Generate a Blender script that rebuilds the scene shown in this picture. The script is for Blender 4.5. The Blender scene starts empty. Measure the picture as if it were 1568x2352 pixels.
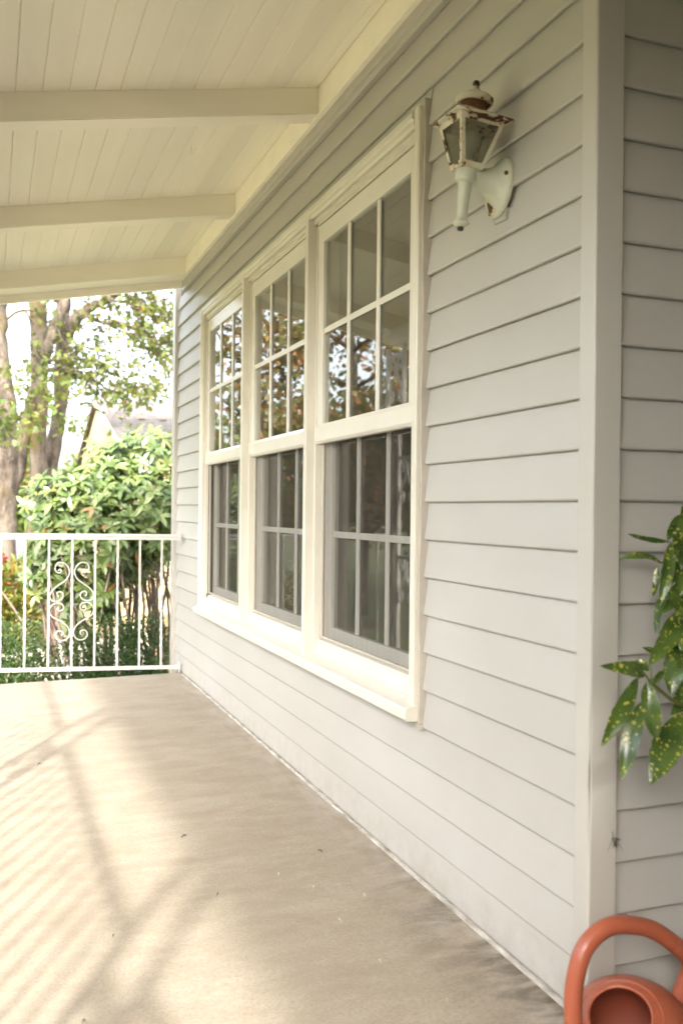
import bpy, bmesh, math, random
import numpy as np
from mathutils import Vector, Matrix

R = math.radians
scene = bpy.context.scene
col = scene.collection
rnd = random.Random(7)

# ------------------------------------------------------------------ camera
CAM = Vector((-1.2307, -1.6895, 1.1224))
FW = Vector((0.35474, 0.93496, -0.00131))
RT = Vector((0.93492, -0.35471, 0.01062))
UP = Vector((-0.00947, 0.00500, 0.99994))
cd = bpy.data.cameras.new("camera"); cam = bpy.data.objects.new("camera", cd); col.objects.link(cam)
m = Matrix.Identity(4)
for i in range(3):
    m[i][0], m[i][1], m[i][2], m[i][3] = RT[i], UP[i], -FW[i], CAM[i]
cam.matrix_world = m
cd.sensor_fit = 'HORIZONTAL'; cd.sensor_width = 24.0; cd.lens = 32.59
cd.clip_start = 0.05; cd.clip_end = 1500
cd.dof.use_dof = True; cd.dof.focus_distance = 3.3; cd.dof.aperture_fstop = 3.2
scene.camera = cam

# ------------------------------------------------------------------ sky, sun, exposure
SUN_AZ = Vector((-0.461, -0.887, 0)); SUN_EL = R(38)          # where the sun stands
world = bpy.data.worlds.new("World"); scene.world = world; world.use_nodes = True
nt = world.node_tree; nt.nodes.clear()
sky = nt.nodes.new('ShaderNodeTexSky'); sky.sky_type = 'NISHITA'; sky.sun_disc = False
sky.sun_elevation = SUN_EL; sky.sun_rotation = math.atan2(SUN_AZ.x, SUN_AZ.y)
sky.air_density = 1.0; sky.dust_density = 5.0; sky.ozone_density = 0.6
bg = nt.nodes.new('ShaderNodeBackground'); bg.inputs[1].default_value = 0.15
wo = nt.nodes.new('ShaderNodeOutputWorld')
hs = nt.nodes.new('ShaderNodeHueSaturation'); hs.inputs['Saturation'].default_value = 0.52   # thin high haze over the whole sky
nt.links.new(sky.outputs[0], hs.inputs['Color']); nt.links.new(hs.outputs[0], bg.inputs[0]); nt.links.new(bg.outputs[0], wo.inputs[0])
sd = bpy.data.lights.new("sun", 'SUN'); sd.energy = 1.0; sd.angle = R(2.6); sd.color = (1.0, 0.965, 0.90)
sun = bpy.data.objects.new("sun", sd); col.objects.link(sun)
sv = (SUN_AZ.normalized() * math.cos(SUN_EL) + Vector((0, 0, math.sin(SUN_EL))))
sun.rotation_euler = (-sv).to_track_quat('-Z', 'Y').to_euler()
sun.location = (-6, -8, 9)
scene.view_settings.view_transform = 'Standard'; scene.view_settings.look = 'None'
scene.view_settings.gamma = 1.0; scene.view_settings.use_curve_mapping = False
scene.view_settings.exposure = 3.04
scene.render.engine = 'CYCLES'
scene.cycles.use_denoising = True
scene.cycles.max_bounces = 10; scene.cycles.diffuse_bounces = 6; scene.cycles.glossy_bounces = 5
scene.cycles.transparent_max_bounces = 24; scene.cycles.transmission_bounces = 6
scene.cycles.sample_clamp_indirect = 8

# ------------------------------------------------------------------ helpers
def at(px, py, Y):
    """point on the vertical plane y=Y met by the sight line through a spot of the photograph (1568 px wide)"""
    d = FW * 2129.0 + RT * (px - 784) - UP * (py - 1176)
    return CAM + d * ((Y - CAM.y) / d.y)

def tag(o, label=None, cat=None, group=None, kind=None):
    if label: o['label'] = label
    if cat: o['category'] = cat
    if group: o['group'] = group
    if kind: o['kind'] = kind
    return o

def empty(name, loc, label=None, cat=None, group=None):
    o = bpy.data.objects.new(name, None); col.objects.link(o); o.location = loc
    o.empty_display_size = 0.1
    return tag(o, label, cat, group)

def link(name, me, mat=None, parent=None, local=False):
    o = bpy.data.objects.new(name, me); col.objects.link(o)
    if mat is not None and not me.materials: me.materials.append(mat)
    if parent is not None:
        o.parent = parent
        if not local:
            w = Vector(parent.location)
            q = parent.parent
            while q is not None: w = w + q.location * (0 if parent.get('_w') else 0); q = q.parent
            o.matrix_parent_inverse = Matrix.Translation(-w)
    return o

def obj(name, bm, mat, parent=None, local=False, smooth=False):
    me = bpy.data.meshes.new(name)
    bmesh.ops.recalc_face_normals(bm, faces=bm.faces)
    bm.to_mesh(me); bm.free()
    if smooth:
        for p_ in me.polygons: p_.use_smooth = True
    return link(name, me, mat, parent, local)

def B(): return bmesh.new()

def box(bm, x0, x1, y0, y1, z0, z1):
    v = [bm.verts.new(c) for c in ((x0,y0,z0),(x1,y0,z0),(x1,y1,z0),(x0,y1,z0),(x0,y0,z1),(x1,y0,z1),(x1,y1,z1),(x0,y1,z1))]
    for f in ((0,1,2,3),(4,5,6,7),(0,1,5,4),(1,2,6,5),(2,3,7,6),(3,0,4,7)): bm.faces.new([v[i] for i in f])
    return bm

def bbox(bm, x0, x1, y0, y1, z0, z1, bev=0.003, seg=2):
    b = bmesh.new(); box(b, x0, x1, y0, y1, z0, z1)
    bmesh.ops.bevel(b, geom=list(b.edges), offset=bev, segments=seg, affect='EDGES', profile=0.6)
    me = bpy.data.meshes.new("t"); b.to_mesh(me); b.free(); bm.from_mesh(me); bpy.data.meshes.remove(me)
    return bm

def prism(bm, prof, axis, a0, a1):
    """closed profile [(p,q)] pushed along an axis: 'y' -> (x,z), 'x' -> (y,z), 'z' -> (x,y)"""
    def P(p, q, a): return (p, a, q) if axis == 'y' else ((a, p, q) if axis == 'x' else (p, q, a))
    A = [bm.verts.new(P(p, q, a0)) for p, q in prof]; Z = [bm.verts.new(P(p, q, a1)) for p, q in prof]
    n = len(prof)
    for i in range(n): bm.faces.new((A[i], A[(i+1) % n], Z[(i+1) % n], Z[i]))
    bm.faces.new(A); bm.faces.new(Z[::-1])
    return bm

def tube(bm, pts, rad, seg=8, cap=True, twist=None, square=False):
    pts = [Vector(p) for p in pts]; n = len(pts)
    if not hasattr(rad, '__len__'): rad = [rad] * n
    t0 = (pts[1] - pts[0]).normalized()
    a = Vector((0, 0, 1)) if abs(t0.z) < 0.9 else Vector((1, 0, 0))
    nrm = (a - t0 * a.dot(t0)).normalized(); rings = []
    for i, p in enumerate(pts):
        t = (pts[min(i+1, n-1)] - pts[max(i-1, 0)])
        t = t.normalized() if t.length > 1e-9 else t0
        nrm = nrm - t * nrm.dot(t)
        nrm = nrm.normalized() if nrm.length > 1e-6 else t.orthogonal().normalized()
        bn = t.cross(nrm); ring = []
        off = (twist[i] if twist else 0) + (math.pi / 4 if square else 0)
        for k in range(seg):
            an = 2 * math.pi * k / seg + off
            ring.append(bm.verts.new(p + (nrm * math.cos(an) + bn * math.sin(an)) * rad[i]))
        rings.append(ring)
    for i in range(n - 1):
        for k in range(seg):
            bm.faces.new((rings[i][k], rings[i][(k+1) % seg], rings[i+1][(k+1) % seg], rings[i+1][k]))
    if cap: bm.faces.new(rings[0]); bm.faces.new(rings[-1])
    return bm

def lathe(bm, prof, seg=24, c=(0, 0, 0), close=True):
    rings = []
    for r, z in prof:
        if r < 1e-6: rings.append([bm.verts.new((c[0], c[1], c[2] + z))])
        else: rings.append([bm.verts.new((c[0] + r * math.cos(2*math.pi*k/seg), c[1] + r * math.sin(2*math.pi*k/seg), c[2] + z)) for k in range(seg)])
    for i in range(len(rings) - 1):
        a, b = rings[i], rings[i+1]
        for k in range(seg):
            k2 = (k + 1) % seg
            if len(a) == 1 and len(b) == 1: continue
            if len(a) == 1: bm.faces.new((a[0], b[k], b[k2]))
            elif len(b) == 1: bm.faces.new((a[k], a[k2], b[0]))
            else: bm.faces.new((a[k], a[k2], b[k2], b[k]))
    return bm

# ------------------------------------------------------------------ materials
def N(nt, t, **kw):
    n = nt.nodes.new(t)
    for k, v in kw.items(): setattr(n, k, v)
    return n

def newmat(name):
    mt = bpy.data.materials.new(name); mt.use_nodes = True
    nt = mt.node_tree; nt.nodes.clear()
    out = N(nt, 'ShaderNodeOutputMaterial'); bs = N(nt, 'ShaderNodeBsdfPrincipled')
    nt.links.new(bs.outputs[0], out.inputs[0])
    return mt, nt, bs, out

def noise(nt, scale, detail=4, rough=0.55, stretch=None, coord='Object', dist=0.0):
    tc = N(nt, 'ShaderNodeTexCoord'); src = tc.outputs[coord]
    if stretch:
        mp = N(nt, 'ShaderNodeMapping'); mp.inputs['Scale'].default_value = stretch
        nt.links.new(src, mp.inputs[0]); src = mp.outputs[0]
    n = N(nt, 'ShaderNodeTexNoise'); n.inputs['Scale'].default_value = scale
    n.inputs['Detail'].default_value = detail; n.inputs['Roughness'].default_value = rough
    n.inputs['Distortion'].default_value = dist
    nt.links.new(src, n.inputs['Vector'])
    return n.outputs['Fac']

def ramp(nt, src, stops, interp='LINEAR'):
    r = N(nt, 'ShaderNodeValToRGB'); r.color_ramp.interpolation = interp
    e = r.color_ramp.elements
    while len(e) < len(stops): e.new(0.5)
    for i, (p, c) in enumerate(stops):
        e[i].position = p; e[i].color = (c, c, c, 1) if not hasattr(c, '__len__') else (*c, 1)
    nt.links.new(src, r.inputs[0]); return r.outputs[0]

def mix(nt, f, a, b, mode='MIX'):
    n = N(nt, 'ShaderNodeMix', data_type='RGBA', blend_type=mode)
    for s, v in ((n.inputs[0], f), (n.inputs[6], a), (n.inputs[7], b)):
        if hasattr(v, 'is_linked') or hasattr(v, 'links'): nt.links.new(v, s)
        elif hasattr(v, '__len__'): s.default_value = (*v, 1)
        else: s.default_value = v
    return n.outputs[2]

def math_(nt, op, a, b=None, clamp=False):
    n = N(nt, 'ShaderNodeMath', operation=op, use_clamp=clamp)
    for i, v in enumerate((a, b)):
        if v is None: continue
        if hasattr(v, 'links'): nt.links.new(v, n.inputs[i])
        else: n.inputs[i].default_value = v
    return n.outputs[0]

def bump(nt, bs, h, strength=0.2, dist=0.002, prev=None):
    b = N(nt, 'ShaderNodeBump'); b.inputs['Strength'].default_value = strength; b.inputs['Distance'].default_value = dist
    nt.links.new(h, b.inputs['Height'])
    if prev is not None: nt.links.new(prev, b.inputs['Normal'])
    nt.links.new(b.outputs[0], bs.inputs['Normal']); return b.outputs[0]

def tone_rand(nt, c, amt):
    oi = N(nt, 'ShaderNodeObjectInfo'); v = math_(nt, 'ADD', math_(nt, 'MULTIPLY', oi.outputs['Random'], 2 * amt), 1 - amt)
    cb = N(nt, 'ShaderNodeCombineColor')
    for i in range(3): nt.links.new(v, cb.inputs[i])
    return mix(nt, 1.0, c, cb.outputs[0], 'MULTIPLY')

def paint(name, c, rough=0.45, var=0.06, scale=3.0, stretch=None, bs_scale=40, bs_str=0.1, bs_dist=0.001, spec=0.5, bstretch=None, tint=None, rand=0.0):
    mt, nt, bs, out = newmat(name)
    f = noise(nt, scale, 5, 0.6, stretch)
    lo = tuple(v * (1 - var) for v in c); hi = tuple(min(1, v * (1 + var)) for v in c)
    if tint: lo = tuple(a * b for a, b in zip(lo, tint))
    cc = ramp(nt, f, ((0.3, lo), (0.7, hi)))
    if rand: cc = tone_rand(nt, cc, rand)
    nt.links.new(cc, bs.inputs['Base Color'])
    rr = math_(nt, 'ADD', math_(nt, 'MULTIPLY', noise(nt, scale * 4, 3), 0.16), rough - 0.08)
    nt.links.new(rr, bs.inputs['Roughness'])
    bs.inputs['Specular IOR Level'].default_value = spec
    bump(nt, bs, noise(nt, bs_scale, 4, 0.6, bstretch), bs_str, bs_dist)
    return mt

M = {}
# siding: vinyl with faint wavering and dust
def siding_mat():
    mt, nt, bs, out = newmat('siding vinyl')
    big = noise(nt, 1.3, 4, 0.55, (1, 1, 2.0)); grime = noise(nt, 9, 6, 0.7, (1, 0.25, 2.2)); 
    c = mix(nt, ramp(nt, big, ((0.3, 0.0), (0.75, 1.0))), (0.412, 0.396, 0.360), (0.458, 0.445, 0.415))
    c = mix(nt, ramp(nt, grime, ((0.55, 0.0), (0.85, 0.22))), c, (0.36, 0.33, 0.28))
    tcs = N(nt, 'ShaderNodeTexCoord'); sps = N(nt, 'ShaderNodeSeparateXYZ'); nt.links.new(tcs.outputs['Object'], sps.inputs[0])
    low = math_(nt, 'SUBTRACT', 1.0, math_(nt, 'MULTIPLY', sps.outputs[2], 6.0), True)
    c = mix(nt, math_(nt, 'MULTIPLY', low, ramp(nt, noise(nt, 14, 6, 0.7), ((0.42, 0.0), (0.7, 0.55)))), c, (0.30, 0.26, 0.20))
    c = tone_rand(nt, c, 0.025)
    nt.links.new(c, bs.inputs['Base Color'])
    bs.inputs['Roughness'].default_value = 0.42; bs.inputs['Specular IOR Level'].default_value = 0.35
    b1 = bump(nt, bs, noise(nt, 2.2, 2, 0.5, (1, 0.6, 3.5)), 0.35, 0.006)
    bump(nt, bs, noise(nt, 26, 5, 0.65, (1, 0.16, 3)), 0.10, 0.0008, b1)
    return mt
M['siding'] = siding_mat()
M['cream'] = paint('cream gloss trim paint', (0.63, 0.60, 0.515), 0.32, 0.06, 3, None, 18, 0.22, 0.0012, bstretch=(1, 0.4, 0.4))
M['sash'] = paint('white vinyl sash', (0.68, 0.66, 0.59), 0.22, 0.03, 4, None, 30, 0.05, 0.0005)
M['ceiling'] = paint('cream ceiling paint', (0.85, 0.81, 0.70), 0.5, 0.045, 2.2, (3, 0.35, 3), 30, 0.35, 0.0010, bstretch=(4, 0.10, 4), rand=0.035)
M['beam'] = paint('cream beam paint', (0.86, 0.82, 0.71), 0.42, 0.045, 2.0, (0.5, 3, 3), 22, 0.28, 0.0012, bstretch=(0.15, 3, 3))
M['post_trim'] = paint('corner trim', (0.45, 0.43, 0.385), 0.38, 0.03, 2, (3, 3, 0.4), 9, 0.12, 0.002, bstretch=(1, 1, 0.5))
M['jchan'] = paint('channel trim', (0.45, 0.41, 0.345), 0.45, 0.08, 10, None, 12, 0.3, 0.002)
M['iron'] = paint('white painted iron', (0.55, 0.54, 0.50), 0.34, 0.05, 14, None, 60, 0.35, 0.0008)
M['dark'] = paint('dark interior', (0.045, 0.040, 0.035), 0.9, 0.1, 2)
M['backing'] = paint('sheathing', (0.12, 0.10, 0.08), 0.9, 0.1, 4)
M['caulk'] = paint('weathered white flashing', (0.47, 0.45, 0.41), 0.6, 0.35, 22, (2, 0.6, 2), 60, 0.5, 0.002, tint=(0.8, 0.72, 0.6))
M['roofing'] = paint('roof deck', (0.10, 0.095, 0.09), 0.9, 0.2, 6)

def concrete():
    mt, nt, bs, out = newmat('porch concrete')
    tc = N(nt, 'ShaderNodeTexCoord'); sep = N(nt, 'ShaderNodeSeparateXYZ'); nt.links.new(tc.outputs['Object'], sep.inputs[0])
    broad = noise(nt, 1.5, 5, 0.6); streak = noise(nt, 3.0, 6, 0.62, (0.5, 3.2, 1), dist=0.5); fine = noise(nt, 55, 4, 0.7); sand = noise(nt, 170, 4, 0.8, (0.8, 1.2, 1)); mott = noise(nt, 6, 6, 0.68, (0.7, 1.5, 1), dist=0.3)
    c = mix(nt, ramp(nt, broad, ((0.3, 0.0), (0.7, 1.0))), (0.310, 0.265, 0.203), (0.360, 0.315, 0.248))
    c = mix(nt, ramp(nt, streak, ((0.38, 0.0), (0.70, 0.42))), c, (0.255, 0.205, 0.142))
    c = mix(nt, ramp(nt, fine, ((0.45, 0.0), (0.75, 0.30))), c, (0.43, 0.375, 0.29))
    c = mix(nt, ramp(nt, sand, ((0.38, 0.5), (0.52, 0.0))), c, (0.16, 0.128, 0.09))
    c = mix(nt, ramp(nt, sand, ((0.60, 0.0), (0.80, 0.45))), c, (0.50, 0.45, 0.37))
    c = mix(nt, ramp(nt, mott, ((0.42, 0.0), (0.68, 0.5))), c, (0.22, 0.178, 0.125))
    # pale efflorescence and dark mould along the foot of the wall
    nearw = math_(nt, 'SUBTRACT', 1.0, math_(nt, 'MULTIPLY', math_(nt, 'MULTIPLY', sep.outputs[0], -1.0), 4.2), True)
    eff = math_(nt, 'MULTIPLY', math_(nt, 'POWER', nearw, 2.6), ramp(nt, noise(nt, 4, 5, 0.6, (3, 1, 1)), ((0.38, 0.0), (0.62, 0.9))))
    c = mix(nt, math_(nt, 'MULTIPLY', eff, 0.55), c, (0.50, 0.46, 0.42))
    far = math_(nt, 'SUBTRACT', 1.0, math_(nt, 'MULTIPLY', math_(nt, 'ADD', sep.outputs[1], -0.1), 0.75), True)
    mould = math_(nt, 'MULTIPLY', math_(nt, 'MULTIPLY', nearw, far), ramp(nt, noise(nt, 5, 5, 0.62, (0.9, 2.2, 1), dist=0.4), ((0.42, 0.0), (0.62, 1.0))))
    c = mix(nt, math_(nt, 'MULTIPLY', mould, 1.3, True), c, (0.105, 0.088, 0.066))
    nt.links.new(c, bs.inputs['Base Color']); bs.inputs['Roughness'].default_value = 0.72
    bs.inputs['Specular IOR Level'].default_value = 0.35
    b1 = bump(nt, bs, noise(nt, 260, 4, 0.7, (0.55, 1.5, 1)), 0.35, 0.0012)
    bump(nt, bs, noise(nt, 7, 4, 0.6), 0.2, 0.003, b1)
    return mt
M['concrete'] = concrete()

def glass(name, ior=0.1, dirt=0.03, dcol=(0.5, 0.48, 0.42), wav=0.25):
    mt, nt, bs, out = newmat(name); nt.nodes.remove(bs)
    lw = N(nt, 'ShaderNodeLayerWeight'); lw.inputs['Blend'].default_value = 0.5   # Schlick, the same from both sides of the pane
    frs = math_(nt, 'ADD', math_(nt, 'MULTIPLY', math_(nt, 'POWER', lw.outputs['Facing'], 5.0), 1 - ior), ior)
    gl = N(nt, 'ShaderNodeBsdfGlossy'); gl.inputs['Roughness'].default_value = 0.0
    gl.inputs['Color'].default_value = (0.96, 0.95, 0.93, 1)
    tr = N(nt, 'ShaderNodeBsdfTransparent'); tr.inputs[0].default_value = (0.86, 0.87, 0.85, 1)
    bp = N(nt, 'ShaderNodeBump'); bp.inputs['Strength'].default_value = wav; bp.inputs['Distance'].default_value = 0.002
    nt.links.new(noise(nt, 2.4, 2, 0.5, (1, 1.6, 1.0)), bp.inputs['Height']); nt.links.new(bp.outputs[0], gl.inputs['Normal'])
    mx = N(nt, 'ShaderNodeMixShader'); nt.links.new(frs, mx.inputs[0]); nt.links.new(tr.outputs[0], mx.inputs[1]); nt.links.new(gl.outputs[0], mx.inputs[2])
    df = N(nt, 'ShaderNodeBsdfDiffuse'); df.inputs[0].default_value = (*dcol, 1)
    m2 = N(nt, 'ShaderNodeMixShader')
    nt.links.new(ramp(nt, noise(nt, 9, 5, 0.65, (1, 2, 0.5)), ((0.3, dirt * 0.4), (0.75, dirt * 1.7))), m2.inputs[0])
    nt.links.new(mx.outputs[0], m2.inputs[1]); nt.links.new(df.outputs[0], m2.inputs[2]); nt.links.new(m2.outputs[0], out.inputs[0])
    return mt
M['glass'] = glass('window glass', 0.12, 0.012, wav=0.09)
M['lampglass'] = glass('dusty lamp glass', 0.06, 0.20, (0.20, 0.17, 0.12), 0.6)
M['lampglass'].node_tree.nodes['Transparent BSDF'].inputs[0].default_value = (0.52, 0.54, 0.47, 1)

def screen_mat():
    mt, nt, bs, out = newmat('insect screen'); nt.nodes.remove(bs)
    tr = N(nt, 'ShaderNodeBsdfTransparent'); df = N(nt, 'ShaderNodeBsdfDiffuse'); df.inputs[0].default_value = (0.05, 0.045, 0.04, 1)
    f = ramp(nt, noise(nt, 12, 4, 0.7, (1, 9, 0.15)), ((0.3, 0.34), (0.7, 0.43)))
    mx = N(nt, 'ShaderNodeMixShader'); nt.links.new(f, mx.inputs[0]); nt.links.new(tr.outputs[0], mx.inputs[1]); nt.links.new(df.outputs[0], mx.inputs[2])
    nt.links.new(mx.outputs[0], out.inputs[0]); return mt
M['screen'] = screen_mat()

def chipped(name, pc, rust=(0.115, 0.055, 0.022), amount=0.60, scale=26):
    mt, nt, bs, out = newmat(name)
    a = noise(nt, scale, 6, 0.62, dist=0.3); b = noise(nt, scale * 0.35, 3, 0.5)
    s = math_(nt, 'ADD', math_(nt, 'MULTIPLY', a, 0.62), math_(nt, 'MULTIPLY', b, 0.38))
    mask = ramp(nt, s, ((amount - 0.012, 0.0), (amount, 1.0)))
    halo = ramp(nt, s, ((amount - 0.08, 0.0), (amount, 0.65)))
    pa = mix(nt, ramp(nt, noise(nt, 18, 4), ((0.35, 0.0), (0.7, 1.0))), pc, tuple(v * 0.86 for v in pc))
    pa = mix(nt, halo, pa, (0.55, 0.36, 0.16))
    ru = mix(nt, ramp(nt, noise(nt, 90, 4), ((0.35, 0.0), (0.65, 1.0))), rust, (0.045, 0.022, 0.012))
    nt.links.new(mix(nt, mask, pa, ru), bs.inputs['Base Color'])
    rr = mix(nt, mask, (0.36,) * 3, (0.85,) * 3); nt.links.new(rr, bs.inputs['Roughness'])
    bump(nt, bs, math_(nt, 'MULTIPLY', mask, -1.0), 0.6, 0.0009)
    return mt
M['lamp'] = chipped('chipped cream lamp paint', (0.62, 0.60, 0.48), amount=0.548, scale=42)
M['lamp_clean'] = chipped('aged cream lamp paint', (0.55, 0.57, 0.455), amount=0.66, scale=16)
M['lamp_cap'] = chipped('worn cream cap paint', (0.60, 0.575, 0.45), amount=0.572, scale=30)
M['rust'] = paint('rusty brown metal', (0.13, 0.055, 0.02), 0.8, 0.4, 40, None, 90, 0.5, 0.001)
M['lampknob'] = paint('dark brown knob', (0.045, 0.028, 0.02), 0.5, 0.2, 30)
M['bulb'] = paint('frosted bulb', (0.82, 0.80, 0.72), 0.35, 0.02, 10)
M['terra'] = paint('terracotta plastic', (0.335, 0.088, 0.044), 0.40, 0.13, 11, None, 14, 0.12, 0.0015)
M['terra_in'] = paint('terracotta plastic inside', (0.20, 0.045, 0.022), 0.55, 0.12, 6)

def scuffed(name, c):
    mt, nt, bs, out = newmat(name)
    a = mix(nt, ramp(nt, noise(nt, 9, 4), ((0.3, 0.0), (0.7, 1.0))), tuple(v * 0.9 for v in c), tuple(v * 1.1 for v in c))
    a = mix(nt, ramp(nt, noise(nt, 55, 5, 0.75, (1, 1, 0.4)), ((0.60, 0.0), (0.74, 0.55))), a, (0.50, 0.27, 0.19))
    a = mix(nt, ramp(nt, noise(nt, 24, 6, 0.7), ((0.62, 0.0), (0.72, 0.4))), a, (0.20, 0.06, 0.035))
    nt.links.new(a, bs.inputs['Base Color'])
    nt.links.new(ramp(nt, noise(nt, 20, 5), ((0.3, 0.28), (0.7, 0.52))), bs.inputs['Roughness'])
    bump(nt, bs, noise(nt, 30, 4), 0.12, 0.001); return mt
M['terra'] = scuffed('scuffed terracotta plastic', (0.335, 0.088, 0.044))

def leaf_mat(name, stops, trans=0.35, rough=0.45, attr=True, spec=0.4):
    mt, nt, bs, out = newmat(name)
    if attr:
        a = N(nt, 'ShaderNodeAttribute', attribute_name='tone'); src = a.outputs['Fac']
    else:
        src = noise(nt, 8, 3)
    c = ramp(nt, src, stops); nt.links.new(c, bs.inputs['Base Color']); bs.inputs['Roughness'].default_value = rough
    bs.inputs['Specular IOR Level'].default_value = spec
    tl = N(nt, 'ShaderNodeBsdfTranslucent'); nt.links.new(mix(nt, 1.0, c, (1.15, 1.2, 0.6), 'MULTIPLY'), tl.inputs[0])
    mx = N(nt, 'ShaderNodeMixShader'); mx.inputs[0].default_value = trans
    nt.links.new(bs.outputs[0], mx.inputs[1]); nt.links.new(tl.outputs[0], mx.inputs[2]); nt.links.new(mx.outputs[0], out.inputs[0])
    return mt
M['maple'] = leaf_mat('autumn maple leaf', ((0.0, (0.055, 0.085, 0.018)), (0.45, (0.11, 0.13, 0.025)), (0.78, (0.15, 0.125, 0.03)), (0.93, (0.21, 0.105, 0.028)), (1.0, (0.17, 0.06, 0.02))), 0.30, 0.55)
M['redmaple'] = leaf_mat('copper maple leaf', ((0.0, (0.06, 0.08, 0.018)), (0.4, (0.13, 0.115, 0.025)), (0.7, (0.24, 0.11, 0.025)), (1.0, (0.24, 0.065, 0.02))), 0.3, 0.55)
M['rhodo'] = leaf_mat('rhododendron leaf', ((0.0, (0.045, 0.080, 0.022)), (0.55, (0.110, 0.165, 0.042)), (0.88, (0.175, 0.225, 0.065)), (0.96, (0.22, 0.20, 0.05)), (1.0, (0.32, 0.09, 0.03))), 0.22, 0.36, spec=0.65)
M['boxwood'] = leaf_mat('boxwood leaf', ((0.0, (0.022, 0.05, 0.014)), (0.6, (0.05, 0.095, 0.024)), (1.0, (0.10, 0.14, 0.04))), 0.25, 0.4)
M['azalea'] = leaf_mat('azalea leaf', ((0.0, (0.06, 0.10, 0.02)), (0.5, (0.14, 0.16, 0.03)), (0.85, (0.24, 0.17, 0.03)), (1.0, (0.30, 0.06, 0.02))), 0.35, 0.5)
M['redbush'] = leaf_mat('crimson leaf', ((0.0, (0.16, 0.02, 0.015)), (1.0, (0.32, 0.05, 0.03))), 0.35, 0.5)
M['fartree'] = leaf_mat('distant leaf', ((0.0, (0.05, 0.09, 0.02)), (0.6, (0.10, 0.14, 0.03)), (1.0, (0.17, 0.17, 0.04))), 0.4, 0.6)
M['conifer'] = leaf_mat('conifer needle', ((0.0, (0.025, 0.045, 0.02)), (0.7, (0.07, 0.075, 0.028)), (1.0, (0.20, 0.11, 0.035))), 0.25, 0.6)

def bark():
    mt, nt, bs, out = newmat('mossy bark')
    a = noise(nt, 9, 6, 0.7, (1, 1, 0.35)); b = noise(nt, 1.6, 4, 0.6); lich = noise(nt, 22, 4, 0.7)
    c = mix(nt, ramp(nt, a, ((0.40, 0.0), (0.58, 1.0))), (0.032, 0.023, 0.016), (0.115, 0.093, 0.07))
    c = mix(nt, ramp(nt, lich, ((0.58, 0.0), (0.7, 0.6))), c, (0.20, 0.18, 0.15))
    c = mix(nt, ramp(nt, b, ((0.52, 0.0), (0.66, 0.85))), c, (0.075, 0.055, 0.012))
    nt.links.new(c, bs.inputs['Base Color']); bs.inputs['Roughness'].default_value = 0.95
    bump(nt, bs, a, 0.8, 0.03); return mt
M['bark'] = bark()
M['twig'] = paint('dry twig', (0.20, 0.155, 0.115), 0.9, 0.3, 20)
M['soil'] = None
def ground_mat():
    mt, nt, bs, out = newmat('yard ground')
    a = noise(nt, 0.35, 6, 0.65); b = noise(nt, 14, 5, 0.7)
    c = mix(nt, ramp(nt, a, ((0.36, 0.0), (0.46, 1.0))), (0.20, 0.155, 0.10), (0.075, 0.095, 0.030))
    c = mix(nt, ramp(nt, b, ((0.45, 0.0), (0.75, 0.4))), c, (0.14, 0.115, 0.06))
    nt.links.new(c, bs.inputs['Base Color']); bs.inputs['Roughness'].default_value = 0.95
    bump(nt, bs, b, 0.6, 0.03); return mt
M['ground'] = ground_mat()
M['drive'] = paint('pale driveway', (0.50, 0.44, 0.36), 0.85, 0.12, 3)
M['bounce_ground'] = paint('straw bounce ground', (0.335, 0.295, 0.155), 0.95, 0.18, 4, None, 60, 0.6, 0.02)  # straw tint of the added reflector ground, warms the upward bounce
M['creamwall'] = paint('cream house wall', (0.43, 0.335, 0.19), 0.6, 0.05, 2)
M['creamtrim'] = paint('cream house trim', (0.45, 0.40, 0.30), 0.6, 0.05, 2)
M['fascia'] = paint('dark fascia', (0.13, 0.085, 0.06), 0.6, 0.1, 4)
M['shingle'] = paint('weathered shingle', (0.165, 0.153, 0.147), 0.9, 0.22, 5, (1, 3, 1), 40, 0.5, 0.01)
M['slate'] = paint('grey shingle', (0.135, 0.135, 0.145), 0.9, 0.2, 5, None, 40, 0.4, 0.01)
M['fence'] = paint('cedar board', (0.40, 0.245, 0.12), 0.8, 0.2, 5, (4, 4, 0.5), 30, 0.3, 0.004)
M['redwood'] = paint('red brown board', (0.045, 0.020, 0.014), 0.8, 0.15, 5)
M['debris'] = paint('dry leaf bit', (0.10, 0.085, 0.065), 0.8, 0.4, 60)
M['debris2'] = paint('brown leaf bit', (0.24, 0.14, 0.05), 0.8, 0.3, 60)
M['chip'] = paint('white paint flake', (0.75, 0.72, 0.65), 0.6, 0.1, 60)

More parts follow.
